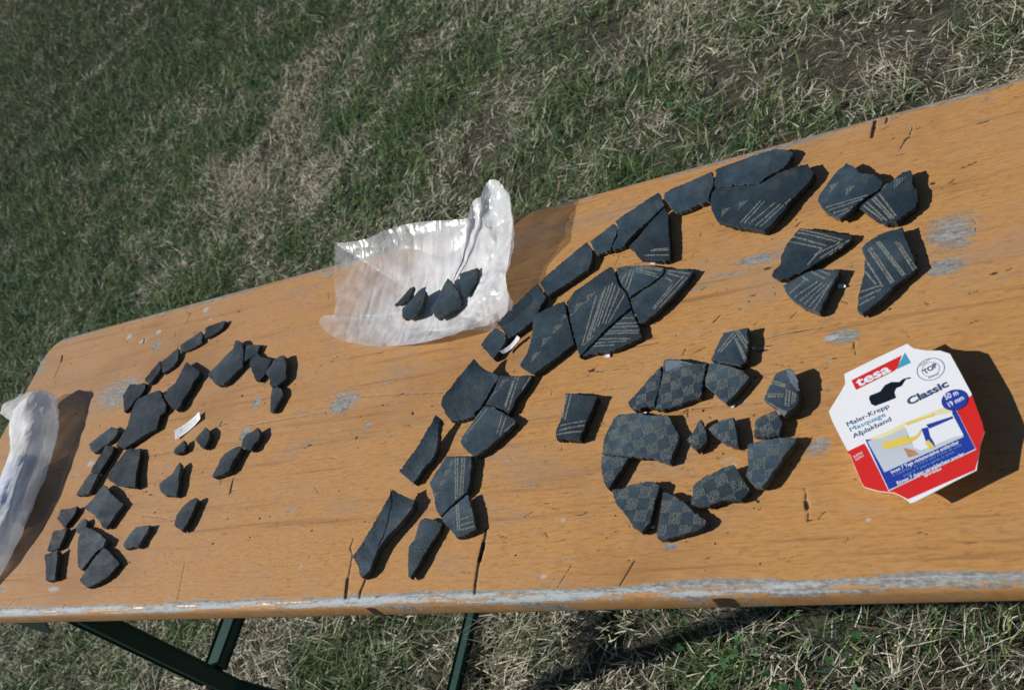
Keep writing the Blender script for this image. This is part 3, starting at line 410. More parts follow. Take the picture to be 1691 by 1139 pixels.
CARD = {'outline': [(27.6, 70.4), (30.2, 63.2), (38.1, 55.8), (47.0, 50.2), (52.4, 43.1), (52.2, 23.5), (51.7, 1.6), (48.0, -27.1), (46.1, -35.5), (39.3, -44.2), (33.1, -54.5), (28.5, -62.3), (11.8, -63.5), (-5.9, -65.3), (-20.0, -66.6), (-23.5, -66.3), (-24.6, -62.8), (-27.6, -57.6), (-30.8, -53.0), (-41.0, -46.3), (-49.6, -38.1), (-50.1, -32.4), (-50.1, -21.4), (-49.7, -5.5), (-51.0, 13.5), (-51.8, 31.0), (-51.3, 41.2), (-42.8, 48.7), (-35.8, 54.5), (-30.1, 60.1), (-27.6, 69.7), (0.1, 70.5)], 'red': [(-50.8, -1.9), (-36.1, -1.4), (-35.4, -6.7), (-33.8, -49.2), (34.8, -45.7), (36.5, -7.7), (44.6, -3.3), (51.4, -0.7), (48.0, -27.1), (45.9, -35.4), (39.2, -44.1), (32.9, -54.4), (27.6, -61.6), (-23.9, -62.4), (-27.5, -57.3), (-30.7, -52.7), (-40.9, -46.0), (-49.3, -37.9), (-49.9, -32.5), (-49.8, -21.5), (-49.5, -5.9)], 'blue': [(-34.1, 1.2), (-33.6, -48.9), (34.9, -45.5), (36.0, -7.4), (34.0, -4.6), (-2.1, -5.4)], 'picture': [(-33.2, -1.3), (-31.2, -33.2), (31.7, -32.2), (32.4, -8.6), (29.9, -2.2), (-1.1, 0.6), (-17.1, -0.3)], 'wall': [(-2.4, -1.1), (-3.6, -23.9), (0.3, -28.4), (26.2, -29.2), (32.2, -31.0), (32.4, -8.6), (17.9, -3.6)], 'yellowsky': [(-33.3, 0.7), (-17.1, -0.3), (-1.1, 0.6), (29.2, -1.0), (33.5, -5.9), (32.9, -8.8), (-1.6, -4.1), (-22.5, -3.9)], 'roller': [(-24.0, -8.0), (-4.2, -10.8), (-3.9, -15.0), (-4.2, -18.8), (-22.8, -15.1), (-24.4, -11.8)], 'arm': [(-4.0, -14.1), (2.1, -14.3), (7.4, -10.7), (8.1, -12.0), (2.4, -16.8), (-4.7, -18.6)], 'frame_line': [(-1.3, -0.1), (17.2, -2.3), (20.8, -2.8), (20.0, -4.8), (14.0, -3.8), (-1.1, -2.7)], 'stroke': [(11.8, -9.1), (31.7, -11.7), (31.4, -13.7), (12.6, -13.6)], 'stroke2': [(7.4, -10.7), (12.1, -11.7), (10.4, -20.5), (10.9, -27.1), (10.1, -30.6), (6.0, -29.9), (6.3, -21.4)], 'brushtip': [(5.0, -23.1), (8.3, -22.5), (10.1, -30.6), (6.0, -29.9)], 'tray': [(-11.0, -19.9), (-4.9, -25.6), (-2.9, -30.6), (-10.4, -29.8)], 'logo': [(-24.6, 60.5), (19.6, 62.0), (12.4, 52.4), (9.1, 50.8), (-24.4, 49.5)], 'logoteal': [(22.7, 63.0), (23.1, 51.2), (11.3, 51.3), (19.4, 59.9)], 'hole': [(-18.2, 36.1), (-16.6, 38.6), (-8.0, 38.0), (-2.5, 41.8), (3.0, 42.0), (8.5, 38.7), (12.3, 39.9), (17.2, 38.7), (18.2, 36.9), (13.7, 38.2), (8.7, 34.1), (4.1, 34.3), (1.6, 31.4), (0.8, 25.8), (-5.7, 26.1), (-16.2, 27.0), (-18.4, 30.1)], 'circleblue': [(38.6, 1.0), (47.0, -0.6), (42.0, 9.1)], 'topc': [(34.1, 37.2), (43.9, 33.9), (38.3, 47.7)]}
CARD_TEXT = {'tesa': (-22.1, 51.2, 28.9, 0.017, 9.1), 'TOP': (28.5, 34.8, 11.5, 0.167, 4.8), 'Classic': (7.1, 14.0, 33.0, 0.042, 6.9), 'Maler-Krepp': (-42.3, 19.6, 35.3, 0.011, 4.6), 'Masquage': (-42.0, 13.9, 29.6, -0.003, 4.5), 'Afplakband': (-41.8, 7.0, 31.9, 0.019, 4.5), '50 m': (33.2, 4.2, 10.2, -0.01, 5.1), '19 mm': (33.1, -3.2, 12.2, 0.099, 4.6), 't1': (-26.7, -37.1, 53.8, 0.022, 3.1), 't2': (-26.9, -40.1, 54.7, 0.026, 2.4), 't3': (-19.7, -43.8, 40.6, 0.047, 2.3), 't4': (-26.2, -48.1, 52.7, 0.017, 3.3), 't5': (-6.0, -50.9, 13.2, 0.015, 2.5), 'd1': (-47.6, -10.2, 7.6, 0.119, 2.1), 'd2': (-47.4, -13.2, 7.2, 0.097, 2.0), 'up': (28.4, 43.8, 9.5, 0.202, 1.8), 'dn': (29.4, 29.6, 8.4, -0.048, 1.9)}

# ------------------------------------------------------------------ ground
def soil_material():
    t = NT('dry_soil')
    a = t.noise(3.0, 6.0, 0.6)
    b = t.noise(60.0, 6.0, 0.7)
    c = t.mix(a, (0.095, 0.090, 0.072), (0.15, 0.14, 0.115))
    c = t.mix(t.math('MULTIPLY', b, 0.8), c, (0.050, 0.050, 0.034))
    fl = t.noise(330.0, 3.0, 0.6, (1, 1, 1), loc=(3, 1, 0))
    fm = t.math('MULTIPLY', t.math('SUBTRACT', fl, 0.52, clamp=True), 9.0, clamp=True)
    pt = t.math('MULTIPLY', t.math('SUBTRACT', t.noise(5.0, 4.0, .6, loc=(9, 2, 0)), 0.38, clamp=True), 5.0, clamp=True)
    c = t.mix(t.math('MULTIPLY', fm, pt), c, (0.30, 0.255, 0.16))
    bm_ = t.bump(t.math('ADD', b, t.math('MULTIPLY', fm, .3)), 1.0, 0.02)
    t.principled(c, 0.95, 0.1, bm_)
    return t.m

def build_ground():
    n = 150
    s = np.linspace(-1, 1, n)
    s = np.sign(s) * (0.12 * np.abs(s) + 0.88 * np.abs(s) ** 5) * 90.0
    X, Y = np.meshgrid(s - 1.5, s + 1.8, indexing='ij')
    Z = (vnoise(X + 300, Y + 300, 0.35, 3) - 0.5) * 0.035 + (vnoise(X + 300, Y + 300, 0.12, 4) - 0.5) * 0.014 - 0.012
    V = np.stack([X, Y, Z], -1).reshape(-1, 3)
    idx = np.arange(n * n).reshape(n, n)
    F = np.stack([idx[:-1, :-1], idx[1:, :-1], idx[1:, 1:], idx[:-1, 1:]], -1).reshape(-1, 4)
    o = mesh_obj('ground', V.tolist(), F.tolist(), soil_material(), smooth=True)
    tag(o, 'bare dry grey soil between the grass', kind='structure')
build_ground()

def grass_material():
    t = NT('grass_blades')
    at = t.n('ShaderNodeAttribute', _attribute_name='Col')
    d = t.n('ShaderNodeBsdfPrincipled', Roughness=0.55)
    d.inputs['Specular IOR Level'].default_value = 0.25
    tr = t.n('ShaderNodeBsdfTranslucent')
    t.l(at.outputs['Color'], d.inputs['Base Color'])
    t.l(at.outputs['Color'], tr.inputs['Color'])
    mx = t.n('ShaderNodeMixShader')
    mx.inputs[0].default_value = 0.38
    t.l(d.outputs[0], mx.inputs[1]); t.l(tr.outputs[0], mx.inputs[2])
    t.l(mx.outputs[0], t.out.inputs['Surface'])
    return t.m
GRASS = grass_material()

BARE = [(-1.24, 2.33, .16), (-1.02, 1.80, .13), (-.61, 1.87, .14), (-.85, 1.91, .10), (-.44, 1.95, .18), (-.58, .63, .08),
        (-.88, 2.0, .10), (-.47, .62, .07), (-1.12, 1.62, .07), (-.72, 1.7, .08)]
LUSH = [(-1.60, .61, .10), (-1.05, 1.72, .08), (-4.4, 2.8, 1.1), (-5.8, 4.2, 1.5), (-3.8, 2.0, .7), (-3.1, 1.35, .35), (-1.94, 2.3, .12), (-2.25, 2.37, .12),
        (-1.36, 2.05, .10), (-2.7, 1.75, .25), (-.95, 1.58, .06), (-.73, .55, .07), (-2.95, 2.6, .25), (-1.1, .62, .06), (-3.2, 1.5, .3)]

def ground_z(x, y):
    return (vnoise(x + 300, y + 300, .35, 3) - .5) * .035 + (vnoise(x + 300, y + 300, .12, 4) - .5) * .014 - .012

def scatter(N, seed_cover):
    """rejection-sampled blade roots, denser near the viewer"""
    x = rng.uniform(-9.5, 1.6, N); y = rng.uniform(-0.7, 7.5, N)
    d = np.hypot(x, y)
    dens = np.where(d < 2.6, 1.0, np.where(d < 4.0, 1.0 - 0.28 * (d - 2.6), 0.60 * np.exp(-(d - 4.0) / 3.0)))
    az = np.degrees(np.arctan2(y, x))
    dens = np.where((az > 82) & (az < 176) & (y > 0.3), dens, dens * 0.15)
    bare = np.zeros(N); lush = np.zeros(N)
    for bx, by, r in BARE: bare = np.maximum(bare, np.exp(-((x - bx) ** 2 + (y - by) ** 2) / (.42 * r * r)))
    for bx, by, r in LUSH: lush = np.maximum(lush, np.exp(-((x - bx) ** 2 + (y - by) ** 2) / (r * r)))
    n1 = vnoise(x + 50, y + 50, 0.20, seed_cover); n2 = vnoise(x + 50, y + 50, 0.06, seed_cover + 1)
    right = np.clip((x + 1.3) / 1.2, 0, 1)
    cover = np.clip(0.62 + 1.0 * (n1 - 0.45) + 0.8 * (n2 - .5) + 0.3 * lush, 0.10, 1) * (1 - 0.88 * bare) * (1 - 0.12 * right)
    keep = rng.random(N) < dens * cover
    return x[keep], y[keep], d[keep], lush[keep], right[keep]

def blades(x, y, d, lush, right, kind):
    """vertex rows, colours and segment count of one batch of blades"""
    M = len(x)
    left = np.clip((d - 2.0) / 2.6, 0, 1)
    n2 = vnoise(x + 50, y + 50, 0.075, 22); n3 = vnoise(x + 50, y + 50, 0.55, 23); n4 = vnoise(x + 50, y + 50, 0.17, 24)
    pg = np.clip(0.40 + 0.6 * (n3 - 0.5) + 0.7 * (n2 - .5) + 0.8 * (n4 - .5) + 0.5 * lush + 0.42 * left - 0.10 * right, 0.06, 0.95)
    green = rng.random(M) < pg
    if kind == 'short':
        seg = 2; prof = [1.0, 0.8]
        length = rng.uniform(0.012, 0.042, M)
        width = rng.uniform(.0011, .0024, M)
    else:
        seg = 3; prof = [1.0, 0.92, 0.62]
        length = np.where(green, rng.uniform(0.03, 0.080, M), rng.uniform(0.022, 0.080, M))
        width = np.where(green, rng.uniform(.0014, .0032, M), rng.uniform(.0009, .0023, M))
    length = length * (1 + 0.5 * lush); width = width * (1 + 0.14 * np.maximum(d - 2, 0))
    tilt = np.clip(np.where(green, rng.normal(0.95, 0.35, M), rng.normal(1.36, 0.22, M)), 0.05, 1.66)
    az = np.where(rng.random(M) < .62, 0.25 + np.pi * rng.integers(0, 2, M) + rng.normal(0, .75, M), rng.uniform(0, 6.3, M)) + (vnoise(x + 50, y + 50, 0.3, 31) - .5) * 2.0
    bend = np.where(green, rng.uniform(.0, 1.1, M), rng.normal(0, .45, M))
    yaw = rng.normal(0, 0.4, M)
    px_ = x.copy(); py_ = y.copy()
    pz_ = ground_z(x, y) + np.where(green, rng.uniform(0, .006, M), rng.uniform(0.0, 0.022, M))
    nv = 2 * seg + 1
    V = np.zeros((M, nv, 3), np.float32)
    th = tilt.copy()
    for k in range(seg):
        sx = -np.sin(az); sy = np.cos(az)
        w = width * prof[k] * 0.5
        roll = rng.uniform(-.6, .6, M) * w
        V[:, 2 * k, 0] = px_ - sx * w; V[:, 2 * k, 1] = py_ - sy * w; V[:, 2 * k, 2] = pz_ - roll
        V[:, 2 * k + 1, 0] = px_ + sx * w; V[:, 2 * k + 1, 1] = py_ + sy * w; V[:, 2 * k + 1, 2] = pz_ + roll
        st = length / seg
        px_ = px_ + np.cos(az) * np.sin(th) * st; py_ = py_ + np.sin(az) * np.sin(th) * st
        pz_ = np.maximum(pz_ + np.cos(th) * st, 0.001)
        th = np.clip(th + bend * 0.5, -0.2, 2.1); az = az + yaw * 0.5
    V[:, nv - 1, 0] = px_; V[:, nv - 1, 1] = py_; V[:, nv - 1, 2] = pz_
    u = rng.random(M)[:, None]; v = rng.random(M)[:, None]
    g0 = np.array([.040, .120, .030]); g1 = np.array([.180, .260, .080]); g2 = np.array([.060, .155, .090])
    s0 = np.array([.49, .45, .33]); s1 = np.array([.90, .86, .72]); s2 = np.array([.17, .145, .095])
    gc = g0 * (1 - u) + g1 * u
    gc = np.where(v > 0.70 - 0.3 * left[:, None], g2 * (0.6 + .8 * u), gc)
    sc = s0 * (1 - u) + s1 * u; sc = np.where(v > 0.62, s2 * (0.6 + .9 * u), sc)
    col = np.where(green[:, None], gc, sc)
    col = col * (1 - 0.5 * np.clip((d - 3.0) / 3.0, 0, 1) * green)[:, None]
    half = (rng.random(M) < 0.30)[:, None] & green[:, None]
    col = np.where(half, 0.5 * col + 0.5 * s0 * np.array([.7, .85, .5]), col)
    return V, col, seg

def clover(n):
    """small round weed leaves in a few patches"""
    P = []; Cc = []
    spots = [(-.70, .56, .05), (-.55, .55, .06), (-1.95, 2.2, .10), (-2.7, 1.9, .18), (-1.3, 2.0, .08), (-3.4, 2.4, .3), (-.62, .66, .05), (-2.2, 1.5, .15), (-.95, 1.9, .08)]
    for k in range(n):
        sx, sy, r = spots[k % len(spots)]
        x = sx + rng.normal(0, r); y = sy + rng.normal(0, r); z = 0.018 + rng.uniform(0, .02); R_ = rng.uniform(.0025, .0048)
        a0 = rng.uniform(0, 6.3); tx, ty = rng.normal(0, .3, 2)
        for lf in range(3):
            a = a0 + lf * 2.09
            cx, cy = x + math.cos(a) * R_, y + math.sin(a) * R_
            ring = []
            for q in range(7):
                qa = a + (q / 7) * 2 * math.pi; ux, uy = math.cos(qa) * R_, math.sin(qa) * R_ 
                ring.append((cx + ux, cy + uy, z + ux * tx + uy * ty))
            P.append(ring); Cc.append(np.array([.05, .14, .045]) * rng.uniform(.6, 1.5))
    return np.array(P, np.float32), np.array(Cc)

def build_grass():
    batches = [blades(*scatter(2000000, 41), 'short'), blades(*scatter(1000000, 61), 'long')]
    co = []; lp = []; tot = []; colr = []; base = 0
    for V, col, seg in batches:
        M, nv = V.shape[:2]
        b0 = (np.arange(M) * nv)[:, None] + base
        rows = [b0 + np.array([[2 * k, 2 * k + 1, 2 * k + 3, 2 * k + 2]]) for k in range(seg - 1)] + [b0 + np.array([[2 * seg - 2, 2 * seg - 1, 2 * seg]])]
        lp.append(np.concatenate(rows, 1).astype(np.int32).ravel())
        tot.append(np.tile(np.array([4] * (seg - 1) + [3], np.int32), M))
        co.append(V.reshape(-1, 3)); colr.append(np.repeat(col, nv, 0)); base += M * nv
        print('grass blades', seg, M)
    P, Cc = clover(90)
    k = len(P)
    co.append(P.reshape(-1, 3)); colr.append(np.repeat(Cc, 7, 0))
    lp.append((np.arange(k * 7) + base).astype(np.int32)); tot.append(np.full(k, 7, np.int32))
    co = np.concatenate(co); lp = np.concatenate(lp); tot = np.concatenate(tot); colr = np.concatenate(colr)
    me = bpy.data.meshes.new('grass')
    me.vertices.add(len(co)); me.vertices.foreach_set('co', co.astype(np.float32).ravel())
    me.loops.add(len(lp)); me.loops.foreach_set('vertex_index', lp)
    me.polygons.add(len(tot)); me.polygons.foreach_set('loop_start', np.concatenate([[0], np.cumsum(tot)[:-1]]).astype(np.int32))
    try: me.polygons.foreach_set('loop_total', tot)
    except Exception: pass
    me.update(calc_edges=True)
    ca = np.ones((len(co), 4), np.float32); ca[:, :3] = colr
    at = me.color_attributes.new('Col', 'FLOAT_COLOR', 'POINT')
    at.data.foreach_set('color', ca.ravel())
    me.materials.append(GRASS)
    me.validate()
    o = link(bpy.data.objects.new('grass', me))
    tag(o, 'short trampled lawn of straw and green grass blades', 'grass', kind='stuff')
build_grass()

# ------------------------------------------------------------------ table
def wood_material():
    t = NT('varnished_table_wood')
    at = t.n('ShaderNodeAttribute', _attribute_name='Wear')
    sep = t.n('ShaderNodeSeparateColor')
    t.l(at.outputs['Color'], sep.inputs[0])
    wear, pale, dark = sep.outputs[0], sep.outputs[1], sep.outputs[2]
    grain = t.noise(9.0, 8.0, 0.7, (1, 14, 1))
    fine = t.noise(70.0, 6.0, 0.75, (1, 6, 1))
    blotch = t.noise(5.0, 4.0, 0.55, (1, 1.6, 1), loc=(3, 1, 0))
    c = t.mix(grain, (0.335, 0.160, 0.048), (0.43, 0.230, 0.084))
    c = t.mix(t.math('MULTIPLY', t.math('SUBTRACT', fine, .38, clamp=True), 3.2, clamp=True), (0.50, 0.265, 0.092), c)
    c = t.mix(t.math('MULTIPLY', t.math('SUBTRACT', fine, .52, clamp=True), 3.0, clamp=True), c, (0.27, 0.120, 0.040))
    bl = t.math('MULTIPLY', t.math('SUBTRACT', blotch, 0.47, clamp=True), 2.4, clamp=True)
    c = t.mix(t.math('MULTIPLY', bl, 0.55), c, (0.42, 0.262, 0.145))
    # bleached grey veil, dirt specks and short scratches along the grain
    veil = t.noise(14.0, 6.0, 0.7, (1, 2.2, 1), loc=(7, 2, 0))
    vm = t.math('MULTIPLY', t.math('SUBTRACT', veil, 0.55, clamp=True), 3.2, clamp=True)
    c = t.mix(t.math('MULTIPLY', vm, 0.62), c, (0.36, 0.265, 0.185))
    sp = t.noise(75.0, 3.0, 0.6, (1, 2.4, 1), loc=(1, 9, 0))
    sm = t.math('MULTIPLY', t.math('SUBTRACT', sp, 0.655, clamp=True), 14.0, clamp=True)
    c = t.mix(t.math('MULTIPLY', sm, 0.5), c, (0.10, 0.075, 0.05))
    patchy = t.math('MULTIPLY', t.math('SUBTRACT', t.noise(7.0, 4.0, 0.6, (1, 1.5, 1), loc=(8, 3, 0)), 0.40, clamp=True), 4.0, clamp=True)
    s3 = t.noise(210.0, 3.0, 0.6, (1, 1.6, 1), loc=(6, 9, 0))
    c = t.mix(t.math('MULTIPLY', t.math('MULTIPLY', t.math('SUBTRACT', s3, 0.60, clamp=True), patchy), 6.0, clamp=True), c, (0.17, 0.10, 0.055))
    sc = t.noise(20.0, 4.0, 0.75, (1, 22, 1), loc=(5, 4, 0))
    scm = t.math('MULTIPLY', t.math('SUBTRACT', sc, 0.635, clamp=True), 9.0, clamp=True)
    c = t.mix(t.math('MULTIPLY', scm, 0.85), c, (0.14, 0.095, 0.06))
    # varnish bleached and scuffed towards the left end
    tcx = t.n('ShaderNodeTexCoord'); sx_ = t.n('ShaderNodeSeparateXYZ'); t.l(tcx.outputs['Object'], sx_.inputs[0])
    bl2 = t.math('MULTIPLY', t.math('SUBTRACT', t.math('MULTIPLY', sx_.outputs[0], -1.0), 0.0), 0.75, clamp=True)
    c = t.mix(t.math('MULTIPLY', bl2, t.math('ADD', 0.25, t.math('MULTIPLY', veil, 0.9)), clamp=True), c, (0.40, 0.245, 0.145))
    # long dark streaks and drying cracks that follow the boards
    st_ = t.noise(3.2, 7.0, 0.72, (1, 34, 1), loc=(2, 6, 0))
    stm = t.math('MULTIPLY', t.math('SUBTRACT', st_, 0.54, clamp=True), 6.0, clamp=True)
    c = t.mix(t.math('MULTIPLY', stm, 0.7), c, (0.20, 0.105, 0.045))
    big = t.noise(3.0, 5.0, 0.6, (1, 1.8, 1), loc=(12, 5, 0))
    c = t.mix(t.math('MULTIPLY', t.math('SUBTRACT', big, 0.47, clamp=True), 3.2, clamp=True), c, (0.255, 0.130, 0.058))
    gv = t.noise(6.0, 7.0, 0.72, (1, 2.6, 1), loc=(20, 15, 0))
    c = t.mix(t.math('MULTIPLY', t.math('SUBTRACT', gv, 0.53, clamp=True), 3.4, clamp=True), c, (0.30, 0.225, 0.175))
    # worn patches
    wn_ = t.noise(230.0, 5.0, 0.75, (1, 2.5, 1), loc=(2, 2, 0))
    wn2 = t.noise(42.0, 6.0, 0.75, (1, 6, 1), loc=(4, 2, 0))
    wsum = t.math('ADD', t.math('MULTIPLY', t.math('SUBTRACT', wn_, 0.5), 1.3), t.math('MULTIPLY', t.math('SUBTRACT', wn2, 0.5), 1.5))
    wm = t.math('MULTIPLY', t.math('SUBTRACT', t.math('ADD', wear, wsum), 0.5), 5.0, clamp=True)
    wm = t.math('MULTIPLY', wm, t.math('MULTIPLY', wear, 6.0, clamp=True))
    gcol = t.ramp(t.noise(150.0, 5.0, 0.75, (1, 3, 1), loc=(9, 9, 0)), [(0.30, (0.06, 0.072, 0.075)), (0.5, (0.20, 0.225, 0.23)), (0.72, (0.42, 0.45, 0.455))])
    c = t.mix(t.math('MULTIPLY', wm, 0.88), c, gcol)
    pm = t.math('MULTIPLY', t.math('SUBTRACT', t.math('ADD', pale, t.math('MULTIPLY', wsum, 0.8)), 0.42), 5.0, clamp=True)
    pm = t.math('MULTIPLY', pm, t.math('MULTIPLY', pale, 5.0, clamp=True))
    c = t.mix(t.math('MULTIPLY', pm, 0.8), c, (0.40, 0.44, 0.46))
    dm = t.math('MULTIPLY', t.math('SUBTRACT', t.math('ADD', dark, t.math('MULTIPLY', wsum, 0.45)), 0.35), 4.0, clamp=True)
    dm = t.math('MULTIPLY', dm, t.math('MULTIPLY', dark, 6.0, clamp=True))
    c = t.mix(t.math('MULTIPLY', dm, 0.92), c, (0.022, 0.018, 0.013))
    rough = t.math('ADD', 0.42, t.math('MULTIPLY', wm, 0.3))
    h = t.math('SUBTRACT', t.math('MULTIPLY', fine, 0.3), t.math('ADD', t.math('MULTIPLY', wm, 0.6), dm))
    t.principled(c, rough, 0.32, t.bump(h, 0.5, 0.0006))
    return t.m

TX0, TX1, TY0, TY1 = -1.667, 0.533, 0.3325, 0.8405
RE = 0.009                                    # edge rounding
RC = 0.042                                    # corner radius in plan

def build_table():
    root = empty('folding_table', ((TX0 + TX1) / 2, (TY0 + TY1) / 2, 0.0))
    tag(root, 'long worn orange wooden beer table with green steel folding legs', 'table')
    bpy.context.view_layer.update()
    off = Vector(root.location)
    x0, x1, y0, y1 = TX0 + RE, TX1 - RE, TY0 + RE, TY1 - RE
    r = RC - RE
    xs = np.concatenate([np.linspace(x0, 0.02, 1118), np.linspace(0.02, x1 - r, 30)[1:], np.linspace(x1 - r, x1, 14)[1:]])
    ny = 326
    inset = np.zeros(len(xs))
    for e, sgn in ((x0, 1), (x1, -1)):
        dd = (xs - e) * sgn
        m = dd < r
        inset[m] = np.maximum(inset[m], r - np.sqrt(np.maximum(r * r - (r - dd[m]) ** 2, 0)))
    tt = np.linspace(0, 1, ny)
    X = np.repeat(xs[:, None], ny, 1)
    Y = (y0 + inset)[:, None] * (1 - tt)[None] + (y1 - inset)[:, None] * tt[None]
    Z = np.full_like(X, TZ)
    Z += (vnoise(X + 9, Y + 9, 0.05, 41) - .5) * 0.0004
    # wear fields
    wear = np.zeros_like(X); pale = np.zeros_like(X); dark = np.zeros_like(X)
    sk = random.Random(77)
    extra = [('g', sk.uniform(-620, 10), sk.uniform(360, 820), sk.uniform(8, 34), sk.uniform(1.5, 6), sk.uniform(.38, .62)) for _ in range(34)]
    extra += [('g', sk.uniform(-1620, -620), sk.uniform(360, 820), sk.uniform(6, 26), sk.uniform(1.5, 5), sk.uniform(.34, .56)) for _ in range(30)]
    extra += [('k', sk.uniform(-1620, 10), sk.uniform(360, 820), sk.uniform(2, 5), sk.uniform(1, 2.2), sk.uniform(.5, .9)) for _ in range(40)]
    for kind, cx, cy, rx, ry, amt in list(STAINS) + extra:
        rx = max(rx, 1.5); ry = max(ry, 1.5)
        q = np.hypot((X * 1000 - cx) / rx, (Y * 1000 - cy) / ry)
        f = np.clip(1.35 - q, 0, 1) ** 0.7 * amt
        if kind == 'g': wear = np.maximum(wear, f)
        elif kind == 'p': pale = np.maximum(pale, f)
        else: dark = np.maximum(dark, f)
    tk = random.Random(19)
    ticks = []
    for k in range(560):
        ax = tk.uniform(-1640, 20); ay = tk.uniform(352, 828); L_ = tk.choice([2, 3, 4, 5, 7, 9, 14]) * tk.uniform(.7, 1.3)
        an = tk.gauss(0.0, 0.3) if tk.random() < .75 else tk.uniform(0.6, 2.2)
        mx, my = ax + L_ * .5 * math.cos(an), ay + L_ * .5 * math.sin(an)
        an += tk.gauss(0, .25)
        ticks.append((tk.choice([.35, .5, .6, .8, 1.1]), [(ax, ay), (mx, my), (mx + L_ * .5 * math.cos(an), my + L_ * .5 * math.sin(an))]))
    for w, pts in list(CRACKS) + ticks:
        for (ax, ay), (bx, by) in zip(pts, pts[1:]):
            dx, dy = bx - ax, by - ay
            L2 = dx * dx + dy * dy
            sel = (X * 1000 > min(ax, bx) - 8) & (X * 1000 < max(ax, bx) + 8) & (Y * 1000 > min(ay, by) - 8) & (Y * 1000 < max(ay, by) + 8)
            qx = X[sel] * 1000; qy = Y[sel] * 1000
            t = np.clip(((qx - ax) * dx + (qy - ay) * dy) / L2, 0, 1)
            dd = np.hypot(qx - ax - t * dx, qy - ay - t * dy)
            f = np.clip(1.25 - dd / max(w * 0.75, 1.0), 0, 1) * min(1.0, 0.45 + w * 0.28)
            dark[sel] = np.maximum(dark[sel], f)
            Z[sel] -= np.clip(1 - dd / max(w * 0.6, 0.9), 0, 1) * 0.0006 * min(w, 3)
    # front edge: varnish rubbed off towards the lip; thin strip on the back edge and the rounded corner
    df = (Y - y0) * 1000; db = (y1 - Y) * 1000; dl = (X - x0) * 1000
    wf = vnoise(X + 20, Y * 0 + 3.3, 0.09, 51) * 0.7 + vnoise(X + 20, Y * 0 + 7.7, 0.025, 52) * 0.3
    lim = 1.6 + 8.0 * (wf - 0.35) + 1.0 * np.clip((X + 0.42) / 0.25, 0, 1)
    wear = np.maximum(wear, np.clip((lim - df) / 4.0 + 0.55, 0, 1.1))
    pale = np.maximum(pale, np.clip((lim * 0.4 - df) / 3.0 + 0.25, 0, 0.5))
    wb = vnoise(X + 40, Y * 0 + 5.3, 0.06, 53)
    wear = np.maximum(wear, np.clip((1.5 + 9.0 * (wb - 0.45) - db) / 3.0 + 0.4, 0, 1.0))
    wl = vnoise(Y * 0 + 2.2, Y + 40, 0.05, 54)
    wear = np.maximum(wear, np.clip((1 + 8.0 * (wl - 0.5) - dl) / 3.0 + 0.3, 0, 0.9))
    nx = len(xs)
    idx = np.arange(nx * ny).reshape(nx, ny)
    F = [np.stack([idx[:-1, :-1], idx[1:, :-1], idx[1:, 1:], idx[:-1, 1:]], -1).reshape(-1, 4)]
    V = [np.stack([X, Y, Z], -1).reshape(-1, 3)]
    Wc = [np.stack([wear, pale, dark, np.ones_like(wear)], -1).reshape(-1, 4)]
    # boundary loop, counter-clockwise
    loop = np.concatenate([idx[:, 0], idx[-1, 1:], idx[-2::-1, -1], idx[0, -2:0:-1]])
    bp = V[0][loop].copy(); bp[:, 2] = TZ
    # outward normals of the rounded rectangle
    nrm = np.zeros((len(loop), 2))
    cxs = np.clip(bp[:, 0], x0 + r, x1 - r); cys = np.clip(bp[:, 1], y0 + r, y1 - r)
    nrm[:, 0] = bp[:, 0] - cxs; nrm[:, 1] = bp[:, 1] - cys
    nrm /= np.linalg.norm(nrm, axis=1)[:, None] + 1e-9
    prev = loop; base = nx * ny; TH = 0.030
    prof = [(RE * math.sin(a), -RE * (1 - math.cos(a)), 0) for a in np.radians([18, 36, 54, 72, 90])]
    prof += [(RE, -TH + 0.007, 0)] + [(RE - 0.007 * (1 - math.cos(a)), -TH + 0.007 - 0.007 * math.sin(a), 0) for a in np.radians([30, 60, 90])]
    front = np.clip((-nrm[:, 1] - .5) * 2, 0, 1)
    right_end = np.clip((bp[:, 0] + 0.42) / 0.25, 0, 1)
    rubbed = [.84, .78, .62, .42, .28, .15, .1, .1, .1]
    for k, (o_, dz, _) in enumerate(prof):
        p = bp.copy(); p[:, :2] += nrm * o_; p[:, 2] += dz
        n_ = len(loop); cur = np.arange(base, base + n_); base += n_
        nv = vnoise(p[:, 0] * 1.0 + 30, p[:, 1] * 0 + k * 0.9, 0.045, 61)
        w = np.clip(rubbed[k] * (0.55 + 0.45 * front) + (nv - .5) * 1.0 + 0.0 * right_end * front, 0, 1.1)
        q = np.clip((0.62 if k < 3 else 0.22) * front * (0.35 + nv) - 0.35 * right_end, 0, 1)  # pale of the front lip: rubbed varnish plus painted white glare
        dk = np.zeros(n_)
        for kx, kr in ((-0.362, .009), (-0.742, .006)):
            dk = np.maximum(dk, np.clip(1.4 - np.abs(p[:, 0] - kx) / kr, 0, 1) * (4 <= k <= 5) * (p[:, 1] < .4) * 1.5)
        V.append(p); Wc.append(np.stack([w, q, dk, np.ones(n_)], -1))
        F.append(np.stack([prev, cur, np.roll(cur, -1), np.roll(prev, -1)], -1))
        prev = cur
    V = np.concatenate(V) - np.array(off)
    F = np.concatenate(F)
    faces = F.tolist() + [list(map(int, prev[::-1]))]
    me = bpy.data.meshes.new('tabletop')
    me.from_pydata(V.tolist(), [], faces)
    a = me.color_attributes.new('Wear', 'FLOAT_COLOR', 'POINT')
    a.data.foreach_set('color', np.concatenate(Wc).astype(np.float32).ravel())
    me.materials.append(wood_material())
    me.polygons.foreach_set('use_smooth', [True] * (len(faces) - 1) + [False])
    me.update()
    link(bpy.data.objects.new('tabletop', me), root)
